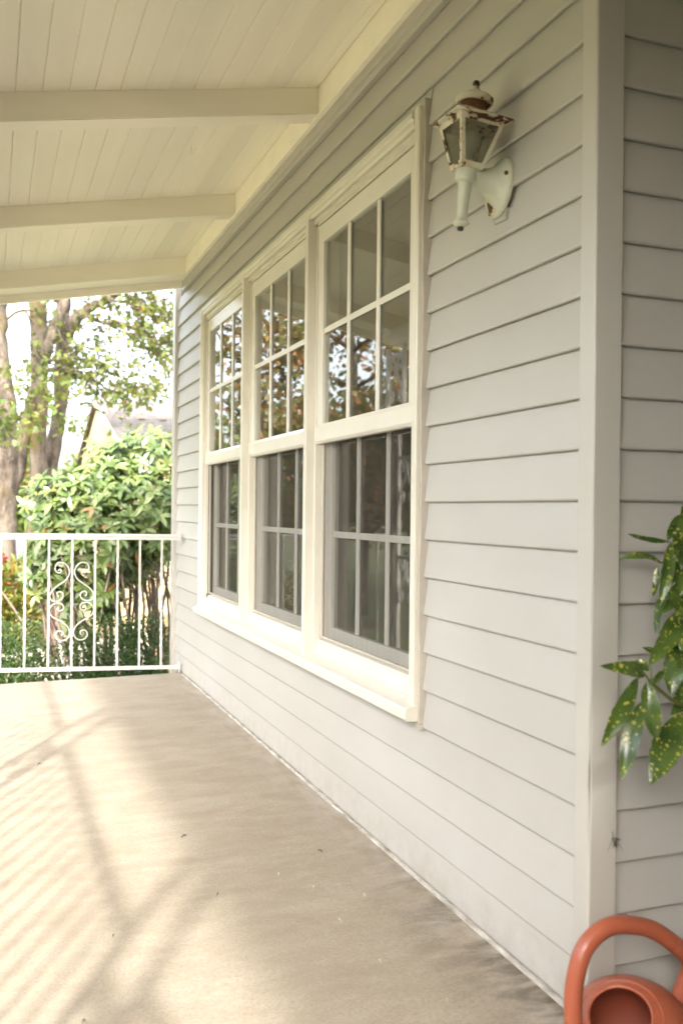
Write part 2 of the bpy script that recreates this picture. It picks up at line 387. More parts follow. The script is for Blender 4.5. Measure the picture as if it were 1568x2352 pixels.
def aucuba():
    mt, nt, bs, out = newmat('gold dust leaf')
    tc = N(nt, 'ShaderNodeTexCoord')
    def spots(scale, r, keep):
        v = N(nt, 'ShaderNodeTexVoronoi'); v.inputs['Scale'].default_value = scale; v.inputs['Randomness'].default_value = 1.0
        wn = N(nt, 'ShaderNodeTexNoise'); wn.inputs['Scale'].default_value = 90; nt.links.new(tc.outputs['Object'], wn.inputs['Vector'])
        va = N(nt, 'ShaderNodeVectorMath', operation='SCALE'); va.inputs['Scale'].default_value = 0.012; nt.links.new(wn.outputs['Color'], va.inputs[0])
        vb = N(nt, 'ShaderNodeVectorMath', operation='ADD'); nt.links.new(tc.outputs['Object'], vb.inputs[0]); nt.links.new(va.outputs[0], vb.inputs[1])
        nt.links.new(vb.outputs[0], v.inputs['Vector'])
        d = ramp(nt, v.outputs['Distance'], ((r * 0.62, 1.0), (r, 0.0)))
        s = N(nt, 'ShaderNodeSeparateColor'); nt.links.new(v.outputs['Color'], s.inputs[0])
        k = math_(nt, 'LESS_THAN', s.outputs[0], keep)
        return math_(nt, 'MULTIPLY', d, k)
    mask = math_(nt, 'MAXIMUM', spots(120, 0.36, 0.5), spots(62, 0.30, 0.42))
    mask = math_(nt, 'MULTIPLY', mask, ramp(nt, noise(nt, 22, 3), ((0.34, 0.15), (0.55, 1.0))))
    g = mix(nt, ramp(nt, noise(nt, 16, 4), ((0.3, 0.0), (0.7, 1.0))), (0.028, 0.062, 0.013), (0.098, 0.155, 0.028))
    c = mix(nt, mask, g, (0.50, 0.46, 0.075))
    nt.links.new(c, bs.inputs['Base Color']); bs.inputs['Roughness'].default_value = 0.27
    bs.inputs['Specular IOR Level'].default_value = 0.7
    bump(nt, bs, noise(nt, 60, 3), 0.25, 0.002)
    tl = N(nt, 'ShaderNodeBsdfTranslucent'); nt.links.new(mix(nt, 1.0, c, (1.1, 1.2, 0.5), 'MULTIPLY'), tl.inputs[0])
    mx = N(nt, 'ShaderNodeMixShader'); mx.inputs[0].default_value = 0.18
    nt.links.new(bs.outputs[0], mx.inputs[1]); nt.links.new(tl.outputs[0], mx.inputs[2]); nt.links.new(mx.outputs[0], out.inputs[0])
    return mt
M['aucuba'] = aucuba()
M['stem'] = paint('green stem', (0.10, 0.12, 0.03), 0.5, 0.2, 20)
M['pot'] = paint('dark glazed pot', (0.06, 0.055, 0.05), 0.35, 0.2, 6)
M['earth'] = paint('potting soil', (0.05, 0.035, 0.025), 0.95, 0.3, 30)

# ------------------------------------------------------------------ ground and slab
def gz(x, y):
    z = -0.75 - 0.9 / (1 + math.exp(-(y - 15) / 3)) - max(0, y - 24) * 0.03 - max(0, -x - 12) * 0.01
    return max(z, -9.0)
bm = B()
xs = [-400, -150, -60, -30] + [-20 + i for i in range(0, 37)] + [25, 60, 150, 400]
ys = [-400, -120, -40, -15] + [-8 + i for i in range(0, 50)] + [60, 90, 150, 300, 600]
gv = [[bm.verts.new((x, y, gz(x, y) + rnd.uniform(-0.03, 0.03))) for x in xs] for y in ys]
for j in range(len(ys) - 1):
    for i in range(len(xs) - 1): bm.faces.new((gv[j][i], gv[j][i+1], gv[j+1][i+1], gv[j+1][i]))
tag(obj('ground', bm, M['ground'], smooth=True), kind='structure')
bm = B()
dv = [[bm.verts.new((x, y, gz(x, y) + 0.04)) for x in (-1.9, 0.6, 2, 4, 7, 12)] for y in (7.6, 9, 10.5, 12, 13.5, 14.6)]
for j in range(5):
    for i in range(5): bm.faces.new((dv[j][i], dv[j][i+1], dv[j+1][i+1], dv[j+1][i]))
tag(obj('driveway', bm, M['drive'], smooth=True), kind='structure')
bm = B()                                  # unseen pale ground added to bounce warm light up under the porch
dv = [[bm.verts.new((x, y, gz(x, y) + 0.05)) for x in (-10.5, -8.5, -6.5, -5.0, -3.7)] for y in (-14, -10, -6, -3, 0, 3, 6, 8)]
for j in range(7):
    for i in range(4): bm.faces.new((dv[j][i], dv[j][i+1], dv[j+1][i+1], dv[j+1][i]))
tag(obj('bounce_ground', bm, M['bounce_ground'], smooth=True), kind='structure')
# porch slab, falling slightly away from the wall
SL = 0.012
bm = B()
def fz(x): return SL * min(x, 0.0)
pf = [(1.9, 0.0), (0.0, 0.0), (-1.62, fz(-1.62)), (-1.625, fz(-1.62) - 0.012), (-1.625, -0.9), (1.9, -0.9)]
prism(bm, pf, 'y', -5.5, 4.64)
slab = obj('porch_floor', bm, M['concrete']); tag(slab, kind='structure')

# ------------------------------------------------------------------ house
E_ = 0.1143; Z0 = 1.1512
house = empty('house', (0, 0, 0), 'house front in pale grey lap siding with a cream triple window', 'house')
bm = B()
box(bm, 0.021, 0.12, 0.03, 4.90, -0.9, 0.52); box(bm, 0.021, 0.12, 0.03, 4.90, 2.31, 3.3)
box(bm, 0.021, 0.12, 0.03, 0.87, 0.52, 2.31); box(bm, 0.021, 0.12, 3.91, 4.90, 0.52, 2.31)
wall = obj('wall', bm, M['backing'], house)
bm = B(); box(bm, 0.06, 1.62, 0.021, 0.10, -0.9, 3.3)
swall = obj('wall', bm, M['backing'], house); swall['label'] = 'shaded side wall of the entry behind the potted plant'

def course_profile(z0, z1, lip):
    return [(0.0052, z0 - 0.0006), (0.0022, z0 + 0.0006), (0.0006, z0 + 0.0026), (0.0, z0 + 0.0056), (0.0006, z0 + 0.011), (0.0150, z1 + 0.004), (0.0205, z1 + 0.004), (0.0205, z0 + 0.0035), (lip + 0.004, z0 + 0.0012)]

def siding(parent, ya, yb, z0, z1, lip, axis='y', top=None):
    pr = course_profile(z0, z1, lip)
    if top is not None and top < z1: 
        f = (top - z0) / (z1 - z0)
        pr = [(0.0052, z0 - 0.0006), (0.0022, z0 + 0.0006), (0.0006, z0 + 0.0026), (0.0, z0 + 0.0056), (0.0003 + 0.0145 * f, top), (0.0205, top), (0.0205, z0 + 0.0035), (lip, z0 + 0.0015)]
    b = B(); prism(b, pr, axis, ya, yb)
    return obj('siding_board', b, M['siding'], parent)
YC0, YC1 = 0.0435, 4.838               # siding between the corner trims
WY0, WY1 = 0.845, 3.99                  # window opening in the siding (outside of channel)
WZ0, WZ1 = 0.484, 2.363
for kx in range(-10, 13):
    z0 = Z0 + kx * E_; z1 = z0 + E_; lip = 0.010 if kx % 2 else 0.006
    if kx == -10: z0 += 0.006
    if z1 < WZ0 + 0.01 or z0 > WZ1 - 0.012:
        siding(wall, YC0, YC1, z0, z1, lip, top=2.612 if kx == 12 else None)
    elif z0 < WZ0:                       # cut under the sill
        siding(wall, YC0, WY0, z0, z1, lip); siding(wall, WY1, YC1, z0, z1, lip); siding(wall, WY0 + 0.0005, WY1 - 0.0005, z0, z1, lip, top=WZ0)
    elif z1 > WZ1 + 0.004:               # notched round the head
        siding(wall, YC0, WY0, z0, z1, lip); siding(wall, WY1, YC1, z0, z1, lip)
        b = B(); prism(b, [(0.0065, WZ1 + 0.004), (0.0118, z1 + 0.004), (0.0205, z1 + 0.004), (0.0205, WZ1 + 0.004)], 'y', WY0 + 0.0005, WY1 - 0.0005)
        obj('siding_board', b, M['siding'], wall)
    else:
        siding(wall, YC0, WY0, z0, z1, lip); siding(wall, WY1, YC1, z0, z1, lip)
# side wall courses (profile turned to face the camera)
for kx in range(-10, 14):
    z0 = Z0 + kx * E_; z1 = z0 + E_
    b = B(); prism(b, course_profile(z0, z1, 0.008), 'x', 0.058, 1.6)
    obj('siding_board', b, M['siding'], swall)
# corner trims: hollow box posts with a rounded edge; the near one is dented
def corner_post(x0, x1, y0, y1, z0, z1, rc, dents, name='corner_trim'):
    b = B(); nz = 120; prof = []
    # outline in plan: from siding side round the outer corner
    prof.append((x0, y1)); 
    for a in range(7):
        an = math.pi + a / 6 * math.pi / 2
        prof.append((x0 + rc + rc * math.cos(an), y0 + rc + rc * math.sin(an)))
    prof.append((x1, y0)); prof.append((x1, y1))
    rows = []
    for j in range(nz + 1):
        z = z0 + (z1 - z0) * j / nz; row = []
        wob = 0.0009 * math.sin(z * 5.1) + 0.0006 * math.sin(z * 13.0 + 1)
        for i, (x, y) in enumerate(prof):
            dx = dy = 0
            if 1 <= i <= 7:
                for dz, amp, wid in dents:
                    g = amp * math.exp(-((z - dz) / wid) ** 2)
                    w = 1 - abs(i - 5) / 4.0
                    dx += g * w * 0.8; dy += g * w
                dx += wob; dy += wob
            row.append(b.verts.new((x + dx, y + dy, z)))
        rows.append(row)
    n = len(prof)
    for j in range(nz):
        for i in range(n): b.faces.new((rows[j][i], rows[j][(i+1) % n], rows[j+1][(i+1) % n], rows[j+1][i]))
    b.faces.new(rows[0]); b.faces.new(rows[-1])
    o = obj(name, b, M['post_trim'], house, smooth=True)
    md = o.modifiers.new('e', 'EDGE_SPLIT'); md.split_angle = R(50)
    return o
o = corner_post(-0.014, 0.056, -0.010, 0.0425, 0.003, 3.2, 0.006, ((0.553, 0.009, 0.022), (0.48, 0.003, 0.08), (0.92, 0.002, 0.05), (0.66, 0.003, 0.05)))
o['label'] = 'pale corner trim with a small dent at knee height'
b = B(); bbox(b, -0.020, 0.06, 4.840, 4.925, -0.75, 3.2, 0.004); obj('corner_trim', b, M['post_trim'], house)
# flashing at the foot of the wall
b = B(); n = 60
vs = []
for j in range(n + 1):
    y = 0.044 + (4.83 - 0.044) * j / n; q = rnd.uniform(-0.0004, 0.0004)
    vs.append([b.verts.new(c) for c in ((-0.0055 + q, y, 0.0), (-0.0045 + q, y, 0.0035), (0.003, y, 0.0062), (0.012, y, 0.0062), (0.012, y, 0.0))])
for j in range(n):
    for i in range(4): b.faces.new((vs[j][i], vs[j][i+1], vs[j+1][i+1], vs[j+1][i]))
obj('base_flashing', b, M['caulk'], house)
# channel trims under the ledger
b = B(); prism(b, [(-0.010, 2.616), (-0.013, 2.620), (-0.013, 2.638), (-0.018, 2.640), (-0.022, 2.648), (-0.022, 2.671), (0.02, 2.671), (0.02, 2.616)], 'y', YC0, YC1 - 0.2)
obj('top_channel', b, M['siding'], house)
# channel round the window (three pieces)
for (y0, y1, z0, z1) in ((WY0 + 0.0005, WY0 + 0.014, WZ0 - 0.006, WZ1 + 0.012), (WY1 - 0.014, WY1 - 0.0005, WZ0 - 0.006, WZ1)):
    b = B(); nn = 40; rows = []
    for j in range(nn + 1):
        z = z0 + (z1 - z0) * j / nn; q = 0.0022 * math.sin(j * 0.55) + 0.0012 * math.sin(j * 1.7)
        rows.append([b.verts.new(c) for c in ((-0.0125 + q, y0 + q * 0.4, z), (-0.0125 + q, y1, z), (0.018, y1, z), (0.018, y0, z))])
    for j in range(nn):
        for i in range(4): b.faces.new((rows[j][i], rows[j][(i+1) % 4], rows[j+1][(i+1) % 4], rows[j+1][i]))
    b.faces.new(rows[0]); b.faces.new(rows[-1])
    obj('window_channel', b, M['jchan'], house)
b = B(); box(b, -0.004, 0.018, WY0 + 0.015, WY1 - 0.015, WZ1 - 0.002, WZ1 + 0.003); obj('window_channel', b, M['jchan'], house)
b = B(); box(b, -0.012, 0.016, WY0 - 0.004, WY0 + 0.02, WZ0 - 0.022, WZ0 - 0.007); obj('channel_tab', b, M['jchan'], house)

# casing of the triple window
cas = empty('window_casing', (0, 0, 0)); cas.parent = house
def cpart(name, b, mat='cream'): return obj(name, b, M[mat], cas)
CY0, CY1 = 0.862, 3.974; YW = 0.006    # outside of the casing; plane offset bookkeeping
# the casing stands 45 mm proud of the lap butts: outer edge moved so its FRONT edge falls at y 0.805
CY0, CY1 = 0.8595, 3.9755
FX = -0.027
def cas_profile(s):                    # (depth x, distance from outer edge)
    return [(0.018, 0.0), (FX + 0.004, 0.0), (FX, 0.004), (FX, 0.022), (FX + 0.006, 0.026), (FX + 0.006, 0.041), (FX + 0.012, 0.048), (0.018, 0.048)]
SILLZ = 0.527; HEADZ = 2.357
for (ye, sg) in ((CY0, 1), (CY1, -1)):
    b = B(); prism(b, [(x, ye + sg * d) for x, d in cas_profile(0)], 'z', SILLZ, HEADZ - 0.001); cpart('side_casing', b)
b = B(); prism(b, [(x, HEADZ - d) for x, d in cas_profile(0)], 'y', CY0 + 0.0483, CY1 - 0.0483)
cpart('head_casing', b)
for ye, sg in ((CY0, 1), (CY1, -1)):
    b = B(); bbox(b, FX - 0.0012, 0.0175, min(ye, ye + sg * 0.0478), max(ye, ye + sg * 0.0478), HEADZ - 0.0005, HEADZ + 0.0006, 0.0003, 1); cpart('corner_cap', b)
MC = (1.9135, 2.9415)                   # mullion centres
for mc in MC:
    b = B(); prism(b, [(FX, mc - 0.019), (FX - 0.0015, mc - 0.016), (FX - 0.0015, mc + 0.016), (FX, mc + 0.019), (0.006, mc + 0.021), (0.006, mc + 0.040), (0.10, mc + 0.040), (0.10, mc - 0.040), (0.006, mc - 0.040), (0.006, mc - 0.021)], 'z', SILLZ + 0.002, HEADZ - 0.049); cpart('mullion', b)
b = B(); prism(b, [(-0.049, 0.487), (-0.052, 0.492), (-0.052, 0.519), (-0.047, 0.5245), (0.004, 0.537), (0.004, 0.5405), (0.10, 0.552), (0.10, 0.484), (0.0, 0.484)], 'y', CY0 - 0.004, CY1 + 0.006)
so = cpart('sill', b); so['label'] = 'cream sloping window sill'
b = B(); prism(b, [(0.008, 0.5418), (0.008, 0.561), (0.014, 0.566), (0.014, 0.578), (0.024, 0.586), (0.024, 0.5985), (0.09, 0.606), (0.09, 0.553)], 'y', CY0 + 0.05, CY1 - 0.05); cpart('sub_sill', b)
b = B(); prism(b, [(-0.004, HEADZ - 0.0495), (-0.004, HEADZ - 0.066), (0.006, HEADZ - 0.068), (0.006, HEADZ - 0.078), (0.10, HEADZ - 0.078), (0.10, HEADZ - 0.0495)], 'y', CY0 + 0.0485, CY1 - 0.0485); cpart('head_stop', b)
for ye, sg in ((CY0 + 0.0485, 1), (CY1 - 0.0485, -1)):
    b = B(); box(b, 0.004, 0.10, min(ye, ye + sg * 0.016), max(ye, ye + sg * 0.016), 0.6065, HEADZ - 0.079); cpart('side_stop', b)
b = B(); box(b, -0.050, 0.0, CY0 - 0.0015, CY0 + 0.001, SILLZ - 0.006, SILLZ - 0.0005); cpart('sill_cap', b)

# three double-hung sash windows
UX, LX = 0.022, 0.068                  # glass planes of upper and lower sash
WC = (1.400, 2.4275, 3.4555)
HB = 0.478                              # half width of the sash
names = ('nearest window of the three, reflecting the porch ceiling', 'middle window of the three, reflecting autumn leaves', 'farthest window of the three, narrowest in the view')
for wi, wc in enumerate(WC):
    w = empty('window', (0, 0, 0)); w.parent = house; w['label'] = names[wi]
    def wp(name, b, mat): return obj(name, b, M[mat], w)
    # upper sash
    y0, y1 = wc - HB + 0.003, wc + HB - 0.003; gy0, gy1 = wc - 0.4125, wc + 0.4125
    U0, U1 = 1.468, 2.203
    for a, c_ in ((y0, gy0 + 0.002), (gy1 - 0.002, y1)):
        b = B(); bbox(b, UX - 0.013, UX + 0.016, a, c_, 1.392, 2.276, 0.0025); wp('sash_stile', b, 'sash')
    b = B(); bbox(b, UX - 0.0125, UX + 0.0155, gy0, gy1, U1 - 0.002, 2.275, 0.0025); wp('sash_rail', b, 'sash')
    b = B(); prism(b, [(UX - 0.018, 1.400), (UX - 0.021, 1.404), (UX - 0.0205, U0 - 0.014), (UX - 0.0125, U0 + 0.001), (UX + 0.0155, U0 + 0.001), (UX + 0.0155, 1.393), (UX - 0.010, 1.393)], 'y', y0 + 0.004, y1 - 0.004); wp('meeting_rail', b, 'sash')
    vy = [wc - 0.1405, wc + 0.1405]; zm = 1.842
    for v in vy:
        b = B(); bbox(b, UX - 0.009, UX - 0.0022, v - 0.0135, v + 0.0135, U0 + 0.0015, U1 - 0.0025, 0.002); wp('muntin', b, 'sash')
    cells = [(gy0, vy[0] - 0.0135), (vy[0] + 0.0135, vy[1] - 0.0135), (vy[1] + 0.0135, gy1)]
    for a, c_ in cells:
        b = B(); bbox(b, UX - 0.0088, UX - 0.0023, a, c_, zm - 0.0115, zm + 0.0115, 0.002); wp('muntin', b, 'sash')
    for a, c_ in ((gy0, vy[0]), (vy[0], vy[1]), (vy[1], gy1)):
        for z0, z1 in ((U0, zm), (zm, U1)):
            b = B(); box(b, UX - 0.002, UX + 0.002, a + 0.0004, c_ - 0.0004, z0 + 0.0004, z1 - 0.0004); wp('pane', b, 'glass')
    # lower sash, set behind the insect screen
    L0, L1 = 0.655, 1.405; gy0, gy1 = wc - 0.405, wc + 0.405
    for a, c_ in ((y0, gy0 + 0.002), (gy1 - 0.002, y1)):
        b = B(); bbox(b, LX - 0.016, LX + 0.016, a, c_, 0.6075, 1.44, 0.003); wp('sash_stile', b, 'sash')
    b = B(); bbox(b, LX - 0.0155, LX + 0.0155, gy0, gy1, 0.607, L0, 0.003); wp('sash_rail', b, 'sash')
    b = B(); bbox(b, LX - 0.0155, LX + 0.0155, gy0, gy1, L1, 1.439, 0.003); wp('sash_rail', b, 'sash')
    vy = [wc - 0.138, wc + 0.138]; zm = 1.028
    for v in vy:
        b = B(); bbox(b, LX - 0.010, LX - 0.0022, v - 0.014, v + 0.014, L0 + 0.001, L1 - 0.001, 0.002); wp('muntin', b, 'sash')
    for a, c_ in ((gy0, vy[0] - 0.014), (vy[0] + 0.014, vy[1] - 0.014), (vy[1] + 0.014, gy1)):
        b = B(); bbox(b, LX - 0.0098, LX - 0.0023, a, c_, zm - 0.0125, zm + 0.0125, 0.002); wp('muntin', b, 'sash')
    for a, c_ in ((gy0, vy[0]), (vy[0], vy[1]), (vy[1], gy1)):
        for z0, z1 in ((L0, zm), (zm, L1)):
            b = B(); box(b, LX - 0.002, LX + 0.002, a + 0.0004, c_ - 0.0004, z0 + 0.0004, z1 - 0.0004); wp('pane', b, 'glass')
    # insect screen
    SX = 0.030; s0, s1 = wc - 0.432, wc + 0.432
    for a, c_ in ((s0 - 0.014, s0), (s1, s1 + 0.014)):
        b = B(); bbox(b, SX - 0.006, SX + 0.006, a, c_, 0.6085, 1.391, 0.002); wp('screen_frame', b, 'sash' if wi < 0 else 'jchan')
    b = B(); bbox(b, SX - 0.0058, SX + 0.0058, s0, s1, 0.6085, 0.618, 0.002); wp('screen_frame', b, 'jchan')
    b = B(); b.faces.new([b.verts.new(c) for c in ((SX, s0, 0.618), (SX, s1, 0.618), (SX, s1, 1.391), (SX, s0, 1.391))])
    wp('insect_screen', b, 'screen')
# dark room behind the glass and the rest of the house volume
b = B(); box(b, 0.11, 3.6, 0.11, 4.88, -0.2, 2.6); ro = obj('room', b, M['dark'], house)
b = B(); box(b, 0.13, 3.7, 4.885, 4.905, -0.9, 3.3); obj('wall', b, M['siding'], house)
b = B(); box(b, 1.60, 1.75, -5.5, 0.02, -0.9, 3.3); eo = obj('wall', b, M['siding'], house); eo['label'] = 'recessed entry wall out of view to the right'
b = B(); box(b, -1.6, 1.75, -3.2, -3.05, -0.9, 3.3); eo = obj('wall', b, M['siding'], house); eo['label'] = 'unseen wall added behind the camera to cut the light'  # added out of view to keep light from behind off the porch

# ------------------------------------------------------------------ porch roof
def zc(x): return 2.789 + 0.185 * x
roof = empty('porch_roof', (-0.9, 1.0, 2.6), 'cream boarded porch ceiling with sloping beams', 'roof')
RY0, RY1 = -4.6, 4.60
TH = math.atan(0.185); ct, st = math.cos(TH), math.sin(TH)
gap = [-0.043, -0.087] + [-0.176 - 0.0895 * i for i in range(19)] + [-1.862]
for i in range(len(gap) - 1):
    a, c_ = gap[i], gap[i+1]; g = 0.00015 + (rnd.uniform(0.0004, 0.0009) if rnd.random() < 0.18 else 0); ch = 0.0022; t = 0.018
    lift = rnd.uniform(-0.0008, 0.0008)
    pts = [(a - g, zc(a) + ch), (a - g - ch, zc(a - ch) + 0), (c_ + g + ch, zc(c_ + ch)), (c_ + g, zc(c_) + ch), (c_ + g, zc(c_) + t), (a - g, zc(a) + t)]
    b = B(); prism(b, [(x, z + lift) for x, z in pts], 'y', RY0, RY1 - 0.035); obj('ceiling_board', b, M['ceiling'], roof)
b = B(); prism(b, [(0.5, zc(0.5) + 0.022), (-1.92, zc(-1.92) + 0.022), (-1.92, zc(-1.92) + 0.12), (0.5, zc(0.5) + 0.12)], 'y', RY0 - 0.05, RY1 + 0.04); obj('roof_deck', b, M['roofing'], roof)
b = B(); box(b, 0.02, 1.8, RY0, -0.01, 2.80, 2.95); obj('entry_soffit', b, M['ceiling'], roof)
# ledger along the wall
b = B(); prism(b, [(-0.040, 2.6725), (-0.0415, 2.675), (-0.0415, 2.80), (0.0, 2.80), (0.0, 2.6725)], 'y', RY0, 4.575); obj('ledger_board', b, M['beam'], roof)
# sloping beams
def beam(y0, y1, drop, x0=-0.042, x1=-1.84):
    b = B()
    lo = [(x0, zc(x0) - drop), (x1, zc(x1) - drop)]
    v = []
    for y in (y0, y1):
        v.append([b.verts.new((x, y, z)) for x, z in (lo[0], lo[1], (x1, zc(x1) - 0.0006), (x0, zc(x0) - 0.0006))])
    for i in range(4): b.faces.new((v[0][i], v[0][(i+1) % 4], v[1][(i+1) % 4], v[1][i]))
    b.faces.new(v[0]); b.faces.new(v[1])
    bmesh.ops.bevel(b, geom=[e for e in b.edges if abs(e.verts[0].co.y - e.verts[1].co.y) < 1e-5 and min(e.verts[0].co.z - zc(e.verts[0].co.x), e.verts[1].co.z - zc(e.verts[1].co.x)) < -drop * 0.5 and abs(e.verts[0].co.x - e.verts[1].co.x) > 0.5], offset=0.004, segments=2, affect='EDGES')
    return obj('beam', b, M['beam'], roof)
for yb in (-3.52, -2.20, -0.88, 0.43): beam(yb, yb + 0.09, 0.103)
beam(1.745, 1.845, 0.103); beam(3.062, 3.162, 0.104); beam(4.367, 4.566, 0.112)
b = B(); prism(b, [(0.0 - 0.045, zc(-0.045) - 0.166), (-1.9, zc(-1.9) - 0.166), (-1.9, zc(-1.9) + 0.02), (-0.045, zc(-0.045) + 0.02)], 'x', 0, 0) if False else None
vv = []
for y in (4.568, 4.60):
    vv.append([b.verts.new((x, y, z)) for x, z in ((-0.028, zc(-0.03) - 0.160), (-1.90, zc(-1.9) - 0.160), (-1.90, zc(-1.9) + 0.12), (-0.028, zc(-0.03) + 0.12))])
for i in range(4): b.faces.new((vv[0][i], vv[0][(i+1) % 4], vv[1][(i+1) % 4], vv[1][i]))
b.faces.new(vv[0]); b.faces.new(vv[1]); obj('barge_board', b, M['beam'], roof)
# eave: header over the columns, fascia and gutter
b = B(); bbox(b, -1.50, -1.38, RY0, 4.36, 2.30, zc(-1.44) - 0.104, 0.004); obj('header_beam', b, M['beam'], roof)
b = B(); bbox(b, -1.905, -1.866, RY0, 4.564, 2.30, zc(-1.88) + 0.1, 0.003); obj('fascia_board', b, M['beam'], roof)
b = B(); prism(b, [(-1.907, 2.44), (-1.907, 2.335), (-1.93, 2.315), (-1.985, 2.315), (-2.01, 2.345), (-2.015, 2.44), (-2.008, 2.44), (-2.0, 2.35), (-1.98, 2.324), (-1.935, 2.324), (-1.914, 2.34), (-1.914, 2.44)], 'y', RY0, 4.6); obj('gutter', b, M['sash'], roof)

# little wire hook left in the ceiling
hp = at(440, 345, 2.34); hz = zc(hp.x)
b = B(); hk = [(hp.x, hp.y, hz + 0.004)]
for i in range(11):
    an = i / 10 * math.pi * 1.25
    hk.append((hp.x + 0.006 * (1 - math.cos(an)), hp.y - 0.012 * (1 - math.cos(an)), hz - 0.022 - 0.014 * math.sin(an)))
tube(b, hk, 0.0016, 6)
tag(obj('ceiling_hook', b, M['beam'], smooth=True), 'small painted wire hook screwed into the ceiling between the beams', 'hook')

# ------------------------------------------------------------------ iron railings and columns
def twisted(b, x, y, z0, z1, r=0.0095, tw=True, lean=(0, 0)):
    n = 34; pts = []; tws = []
    for i in range(n + 1):
        f = i / n; pts.append((x + lean[0] * f, y + lean[1] * f, z0 + (z1 - z0) * f))
        t = min(max((f - 0.12) / 0.76, 0), 1)
        tws.append(t * math.pi * 5 if tw else 0.0)
    tube(b, pts, r, 4, True, tws, True)
SCR = [  # half of the scroll ornament: millimetre steps right of and below the middle bar's eye
    [(95, 520), (80, 508), (72, 522), (82, 533), (103, 527), (113, 505), (108, 480), (88, 462), (58, 463), (32, 485), (18, 520), (22, 555), (45, 588), (82, 616), (118, 645), (142, 678), (146, 705), (132, 728), (105, 735), (75, 725), (58, 703), (62, 678), (82, 667), (98, 676), (97, 694), (86, 700)],
    [(88, 778), (97, 790), (84, 803), (62, 796), (55, 774), (68, 754), (95, 747), (125, 757), (146, 785), (148, 812), (132, 840), (100, 862), (62, 884), (32, 912), (15, 945), (14, 975), (28, 1000), (55, 1014), (85, 1010), (104, 988), (104, 962), (88, 946), (66, 948), (58, 965), (68, 978)],
]
def smoothp(p, n=4):
    out = []
    for i in range(len(p) - 1):
        p0, p1, p2, p3 = p[max(i-1, 0)], p[i], p[i+1], p[min(i+2, len(p)-1)]
        for k in range(n):
            t = k / n
            out.append(tuple(0.5 * ((2*b_) + (-a + c_) * t + (2*a - 5*b_ + 4*c_ - d) * t*t + (-a + 3*b_ - 3*c_ + d) * t**3) for a, b_, c_, d in zip(p0, p1, p2, p3)))
    out.append(p[-1]); return out
YR = 4.585
def railz(x): return 0.9125 - 0.006 * x, 0.049 - 0.030 * x      # underside of top rail, middle of bottom rail
rail = empty('porch_railing', (-0.7, YR, 0), 'white iron railing with twisted balusters and a scroll across the porch end', 'railing', 'white iron porch railings')
def long_bar(name, x0, x1, za, zb, prof, parent, mat='iron'):
    b = B(); A = [b.verts.new((x0, YR + q, za + z)) for q, z in prof]; C_ = [b.verts.new((x1, YR + q, zb + z)) for q, z in prof]
    n = len(prof)
    for i in range(n): b.faces.new((A[i], A[(i+1) % n], C_[(i+1) % n], C_[i]))
    b.faces.new(A); b.faces.new(C_); return obj(name, b, M[mat], parent)
cap_prof = [(-0.014, 0), (-0.014, 0.016), (-0.022, 0.019), (-0.022, 0.028), (-0.014, 0.035), (0.0, 0.038), (0.014, 0.035), (0.022, 0.028), (0.022, 0.019), (0.014, 0.016), (0.014, 0)]
long_bar('top_rail', -1.43, -0.022, railz(-1.43)[0], railz(-0.022)[0], cap_prof, rail)
long_bar('bottom_rail', -1.43, -0.022, railz(-1.43)[1], railz(-0.022)[1], [(-0.013, -0.011), (-0.013, 0.011), (0.013, 0.011), (0.013, -0.011)], rail)
bxs = [-0.142 - 0.1455 * i for i in range(9)]
for i, x in enumerate(bxs):
    b = B(); twisted(b, x, YR, railz(x)[1] + 0.0105, railz(x)[0] + 0.002, 0.0088, i % 2 == 0); obj('baluster', b, M['iron'], rail)
xc = bxs[4]
for sg in (1, -1):
    for hv in SCR:
        p3 = [(xc + sg * q[0] * 0.00094, YR - 0.002, at(158, 1143.3 + q[1] / 3.097, YR).z) for q in smoothp(hv)]
        b = B(); tube(b, p3, [0.0038] * len(p3), 6); obj('scroll', b, M['iron'], rail, smooth=True)
for zz, h in ((railz(0)[0] + 0.018, 0.030), (railz(0)[1], 0.034)):
    b = B(); bbox(b, -0.022, -0.0185, YR - 0.022, YR + 0.022, zz - h, zz + h, 0.001, 1); box(b, -0.04, -0.0215, YR - 0.003, YR + 0.003, zz - h * 0.5, zz + h * 0.5); obj('wall_bracket', b, M['iron'], rail)
# front railings between the columns
XF = -1.43; COLS = [-2.78, -0.40, 1.98, 4.36]
for si in range(3):
    a, c_ = COLS[si] + 0.17, COLS[si+1] - 0.17
    rr = empty('porch_railing', (XF, (a + c_) / 2, 0), ('white iron railing along the porch front, nearest run behind the camera', 'white iron railing along the porch front casting striped shadows nearest the window', 'white iron railing along the porch front at its far end')[si], 'railing', 'white iron porch railings')
    b = B(); prism(b, [(XF + q, 0.90 + z) for q, z in cap_prof], 'y', a - 0.03, c_ + 0.03); obj('top_rail', b, M['iron'], rr)
    b = B(); box(b, XF - 0.013, XF + 0.013, a - 0.03, c_ + 0.03, 0.055, 0.077); obj('bottom_rail', b, M['iron'], rr)
    n = int((c_ - a) / 0.1455)
    for i in range(n + 1):
        y = a + (c_ - a) * i / n
        b = B(); twisted(b, XF, y, 0.0775, 0.902, 0.0085, i % 2 == 0); obj('baluster', b, M['iron'], rr)
